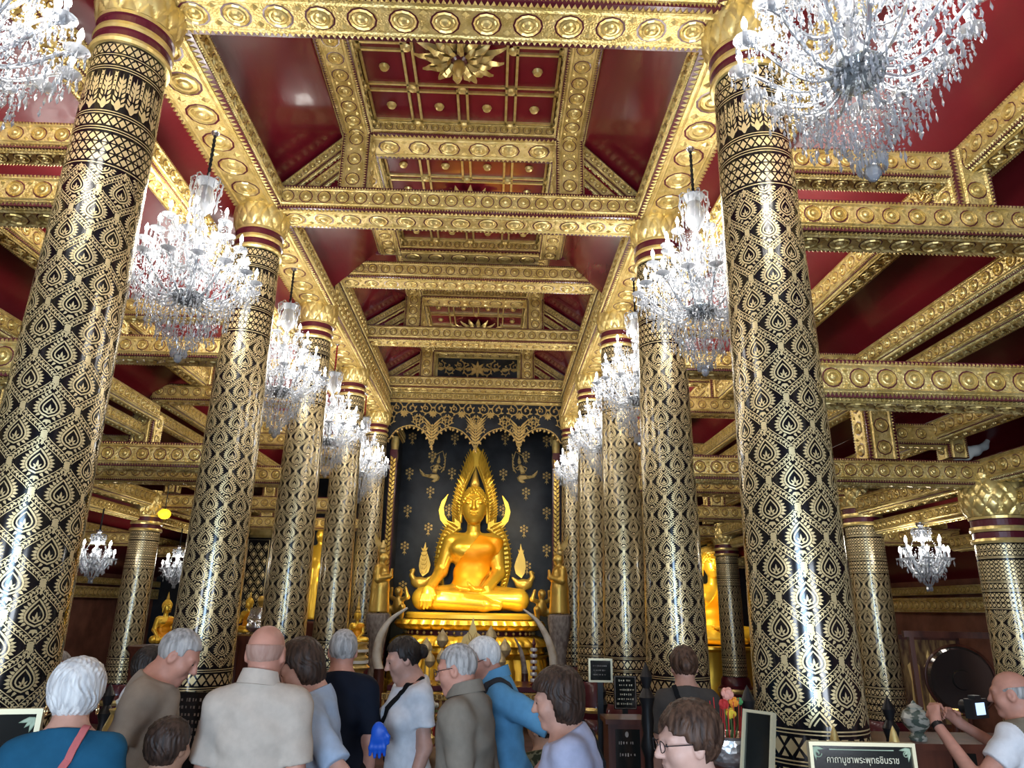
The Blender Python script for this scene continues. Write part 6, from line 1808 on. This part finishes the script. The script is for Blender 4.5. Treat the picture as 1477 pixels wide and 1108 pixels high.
# gable shrine
p = at(681, 952, 12.5)
o = thing('gable_shrine', (p.x, 12.5, .66), 'small carved shrine with a pointed dark gold pediment before the lotus pedestal', 'shrine')
zt_ = at(681, 890, 12.5).z - .66
mb = MB(); mb.box((-.27, -.12, 0), (.27, .2, zt_ * .42)); mb.build('shrine_body', M['wood_dark'], o)
mb = MB(); ped = [(-.33, .40), (.33, .40), (.29, .50), (.20, .56), (.15, .70), (.07, .76), (.0, 1.0), (-.07, .76), (-.15, .70), (-.20, .56), (-.29, .50)]
mb.plate([(a, b * zt_) for a, b in ped], (0, -.12, 0), (1, 0, 0), (0, 0, 1), (0, -1, 0), -.06, .04)
P = []
for sg in (-1, 1): P += scroll_unit(sg * .12, .52 * zt_, .075, sg, PI / 2) + [leaf2(sg * .02, .62 * zt_, PI / 2 - sg * .3, .16, .06)]
relief(mb, P, (0, -.16, 0), .025); mb.build('pediment', M['gold_paint'], o)
M['lotus_bud'] = noise_col(mat('pale_gilt_bud', (.62, .50, .28), .4, .3), (.52, .40, .2), (.72, .60, .36), 12)
buds = [(615, 934, 12.0, .095, 'leftmost upper'), (620, 952, 11.9, .085, 'leftmost lower'), (638, 922, 12.35, .10, 'tallest, left of the shrine'), (637, 949, 11.9, .085, 'lower one under the tallest'),
        (708, 917, 12.1, .095, 'just right of the shrine'), (728, 936, 12.1, .10, 'right side, upper'), (722, 953, 11.9, .085, 'right side, lower')]
for px, py, Y, r_, lab in buds:
    p = at(px, py, Y); o = thing('lotus_bud', (p.x, p.y, .665), 'pale gilt lotus bud on a stem on the altar table, %s' % lab, 'ornament', 0, 'gilt lotus buds on the altar')
    z = p.z - .665
    mb = MB(); mb.lathe([(.06, 0), (.06, .015), (.012, .03), (.010, z - r_ * 1.2)], 12); mb.build('stem', M['gold_boss'], o, True)
    mb = MB(); mb.lathe([(.02, z - r_ * 1.3), (r_ * .75, z - r_ * .85), (r_, z - r_ * .2), (r_ * .8, z + r_ * .5), (r_ * .35, z + r_ * 1.1), (.004, z + r_ * 1.6)], 20, (0, 0, 0), 0, lambda a, zz: 1 + .04 * math.cos(5 * a)); mb.build('bud', M['lotus_bud'], o, True)
for px, lab in ((770, 'white and maroon tiered ceremonial pole at the right end of the altar'), (597, 'tiered ceremonial pole at the left end of the altar')):
    p = at(px, 935, 12.0); o = thing('tiered_pole', (p.x, 12.0, .665 if abs(p.x - .05) < 1.1 else 0), lab, 'ornament')
    b0 = .665 if abs(p.x - .05) < 1.1 else 0
    mb = MB(); mb.lathe([(.06, 0), (.06, .02), (.022, .04), (.022, p.z - b0 + .04), (.035, p.z - b0 + .06), (.002, p.z - b0 + .16)], 12); mb.build('pole', M['maroon'], o, True)
    mb = MB(); z0 = max(.05, p.z - b0 - .52)
    for k in range(6): mb.lathe([(.05, z0 + k * .09), (.058, z0 + .025 + k * .09), (.05, z0 + .05 + k * .09)], 14)
    mb.build('white_tiers', M['white_metal'], o, True)
# flowers and vessels on the cloth table
p = at(619, 1036, 10.1); o = thing('flower_bunch', (p.x, 10.1, .31), 'bunch of white flowers with green leaves before the altar', 'flowers')
mb = MB(); mb.lathe([(.05, 0), (.06, .01), (.03, .05), (.055, .12), (.05, .16)], 14); mb.build('vase', M['gold_boss'], o, True)
mb = MB(); zc = .24
for k in range(12):
    a = k * 2.4; rr = .11 * math.sqrt((k + .5) / 12); mb.ball((rr * math.cos(a), rr * math.sin(a), zc + .10 - rr * .7), .032, 0, 8, 6)
mb.build('blooms', M['petal_white'], o, True)
mb = MB()
for k in range(14):
    a = k * 2.4 + .4; e = Vector((math.cos(a), math.sin(a), .1)); t = Vector((-math.sin(a), math.cos(a), 0)); c0 = Vector((0, 0, .16))
    mb.add([tuple(c0), tuple(c0 + e * .08 + t * .03 + Vector((0, 0, .05))), tuple(c0 + e * .17 + Vector((0, 0, .03))), tuple(c0 + e * .08 - t * .03 + Vector((0, 0, .05)))], [(0, 1, 2, 3)])
mb.build('leaves', M['stem'], o)
for px, py, Y, m, lab, sh in ((617, 1058, 9.2, 'gold_boss', 'gold offering vase on the floor line before the altar', 1.0), (611, 1090, 8.4, 'gold_boss', 'gold footed bowl low before the altar', .8), (622, 1098, 7.6, 'petal_green', 'small green glass bottle low before the altar', .7)):
    p = at(px, py, Y); z = max(.2, p.z)
    o = thing('offering_vessel', (p.x, Y, 0), lab, 'vessel')
    mb = MB(); mb.lathe([(.10 * sh, 0), (.10 * sh, .02), (.035 * sh, .05), (.035 * sh, z * .5), (.09 * sh, z * .75), (.085 * sh, z * .9), (.04 * sh, z), (.05 * sh, z + .05)], 18); mb.build('vessel_body', M[m], o, True)

# ---- right aisle: vase, cabinet, gong, painted screen
p = at(1337, 1072, 5.3)
o = thing('wood_cabinet', (p.x + .22, p.y + .2, 0), 'dark red wooden cabinet with lettered panels under the patterned jar', 'cabinet')
z = p.z
mb = MB(); mb.box((-.55, -.2, 0), (.75, .25, z - .04)); mb.box((-.58, -.23, z - .04), (.78, .28, z)); mb.build('cabinet_body', M['wood_dark'], o)
for x, lab in ((.02, 'a'), (.24, 'b')):
    mb = MB(); mb.box((x - .08, -.215, z - .34), (x + .08, -.20, z - .06)); f = mb.build('door', M['dark_pane'], o)
    mb = MB(); lines_of_script(mb, x - .06, x + .06, z - .12, 4, .05, -.216, .018, int(x * 100) + 3); mb.build('lettering', M['stone'], f)
o = thing('patterned_jar', (p.x, p.y + .1, z), 'pale green and white patterned ceramic jar on the wooden cabinet', 'jar')
M['celadon'] = noise_col(mat('celadon', (.34, .38, .33), .25, 0, .5, .4), (.10, .14, .12), (.52, .54, .48), 16, 2, 'Object', (1, 1, 1.6), .46, .54)
mb = MB(); mb.lathe([(.055, 0), (.06, .02), (.04, .05), (.085, .10), (.095, .145), (.075, .19), (.05, .205), (.055, .215), (.02, .235), (.012, .25), (.001, .26)], 28); mb.build('jar_body', M['celadon'], o, True)
p = at(1376, 1030, 6.3); o = thing('gilt_bowl', (p.x, p.y, 0), 'small shining gilt bowl on a stand beside the gong', 'bowl')
mb = MB(); mb.lathe([(.02, p.z - .02), (.06, p.z), (.075, p.z + .035), (.07, p.z + .035), (.03, p.z + .01)], 18); mb.build('bowl', M['buddha'], o, True)
mb = MB(); mb.lathe([(.12, 0), (.10, .04), (.03, .08), (.03, p.z - .05), (.06, p.z - .02)], 14); mb.build('stand', M['wood_dark'], o, True)
p = at(1388, 981, 8.6)
o = thing('gong', (p.x, p.y, 0), 'large dark round gong in a frame near the right wall', 'gong', R(-12))
M['gong'] = mat('dark_bronze', (.16, .15, .14), .10, .85)
mb = MB(); n = 48
mb.lathe([(.001, -.03), (.10, -.03), (.11, .0), (.33, .0), (.36, .03), (.36, .08)], n); V = [(x, -.0 + z_, y + p.z) for x, y, z_ in mb.v]; mb.v = V; mb.build('disc', M['gong'], o, True)
mb = MB(); mb.tube([(.37 * math.cos(a), .04, p.z + .37 * math.sin(a)) for a in [2 * PI * k / 40 for k in range(41)]], .018, 8); mb.box((-.5, .0, 0), (-.45, .08, p.z + .45)); mb.box((.45, .0, 0), (.5, .08, p.z + .45)); mb.box((-.55, .0, p.z + .45), (.55, .08, p.z + .52)); mb.box((-.6, -.15, 0), (.6, .25, .06)); mb.build('gong_frame', M['wood_dark'], o)
a_ = at(1300, 975, 11.6)
o = thing('painted_screen', (a_.x + .45, 11.6, 0), 'brown painted screen with pale gold standing figures by the right wall', 'screen', R(-8))
M['screen_paint'] = noise_col(mat('painted_figures', (.3, .18, .06), .5), (.10, .04, .02), (.42, .27, .10), 5, 4, 'Object', (2.2, 1, .55), .42, .62)
mb = MB(); mb.box((-.45, 0, .25), (.45, .03, 1.45)); mb.build('panel', M['screen_paint'], o)
mb = MB()
for a, b in (((-.5, -.02, .2), (-.45, .05, 1.5)), ((.45, -.02, .2), (.5, .05, 1.5)), ((-.5, -.02, 1.45), (.5, .05, 1.52)), ((-.5, -.02, .2), (.5, .05, .25))): mb.box(a, b)
for sx in (-.48, .48): mb.box((sx - .03, -.15, 0), (sx + .03, .18, .22))
mb.build('frame', M['wood_dark'], o)
mb = MB(); P = []
for x in (-.22, .02, .22):
    P += [[(x - .09, -.45), (x + .09, -.45), (x + .07, .0), (x + .09, .22), (x + .03, .28), (x + .035, .36), (x, .46), (x - .035, .36), (x - .03, .28), (x - .09, .22), (x - .06, .0)]]
relief(mb, P, (0, -.001, .85), .006); mb.build('painted_figures', M['gold_paint'], o)
# pale cloth draped on the right tie beam
p = at(1400, 648, 7.05)
S = SDF((-.25, -.16, -.13), (.25, .16, .16), .01, .03); S.cap((-.17, 0, -.04), (.05, 0, -.02), .075, .05); S.path([(.05, 0, -.01), (.15, 0, .03), (.20, 0, .10)], [.05, .035, .022]); S.cap((-.17, 0, -.06), (-.05, 0, -.07), .05)
q = S.build('white_cloth', M['petal_white'], None, (p.x, p.y, p.z)); tag(q, 'crumpled white cloth lying on the right aisle beam', 'cloth')
# yellow lamp under the left aisle roof
p = at(253, 742, 12.17); p.x = -5.06; o = thing('yellow_lamp', tuple(p), 'yellow glowing lamp behind the left aisle column', 'lamp')
M['lamp_glow'] = mat('yellow_lamp_glow', (.9, .6, .05), .4, emit=(1, .62, .02), estr=1.6)
mb = MB(); mb.ball((0, 0, 0), (.10, .10, .085), 0, 16, 10); mb.build('shade', M['lamp_glow'], o, True)
mb = MB(); mb.tube([(0, 0, .08), (0, 0, 3.83 - p.z)], .008, 6); mb.build('rod', M['black'], o)
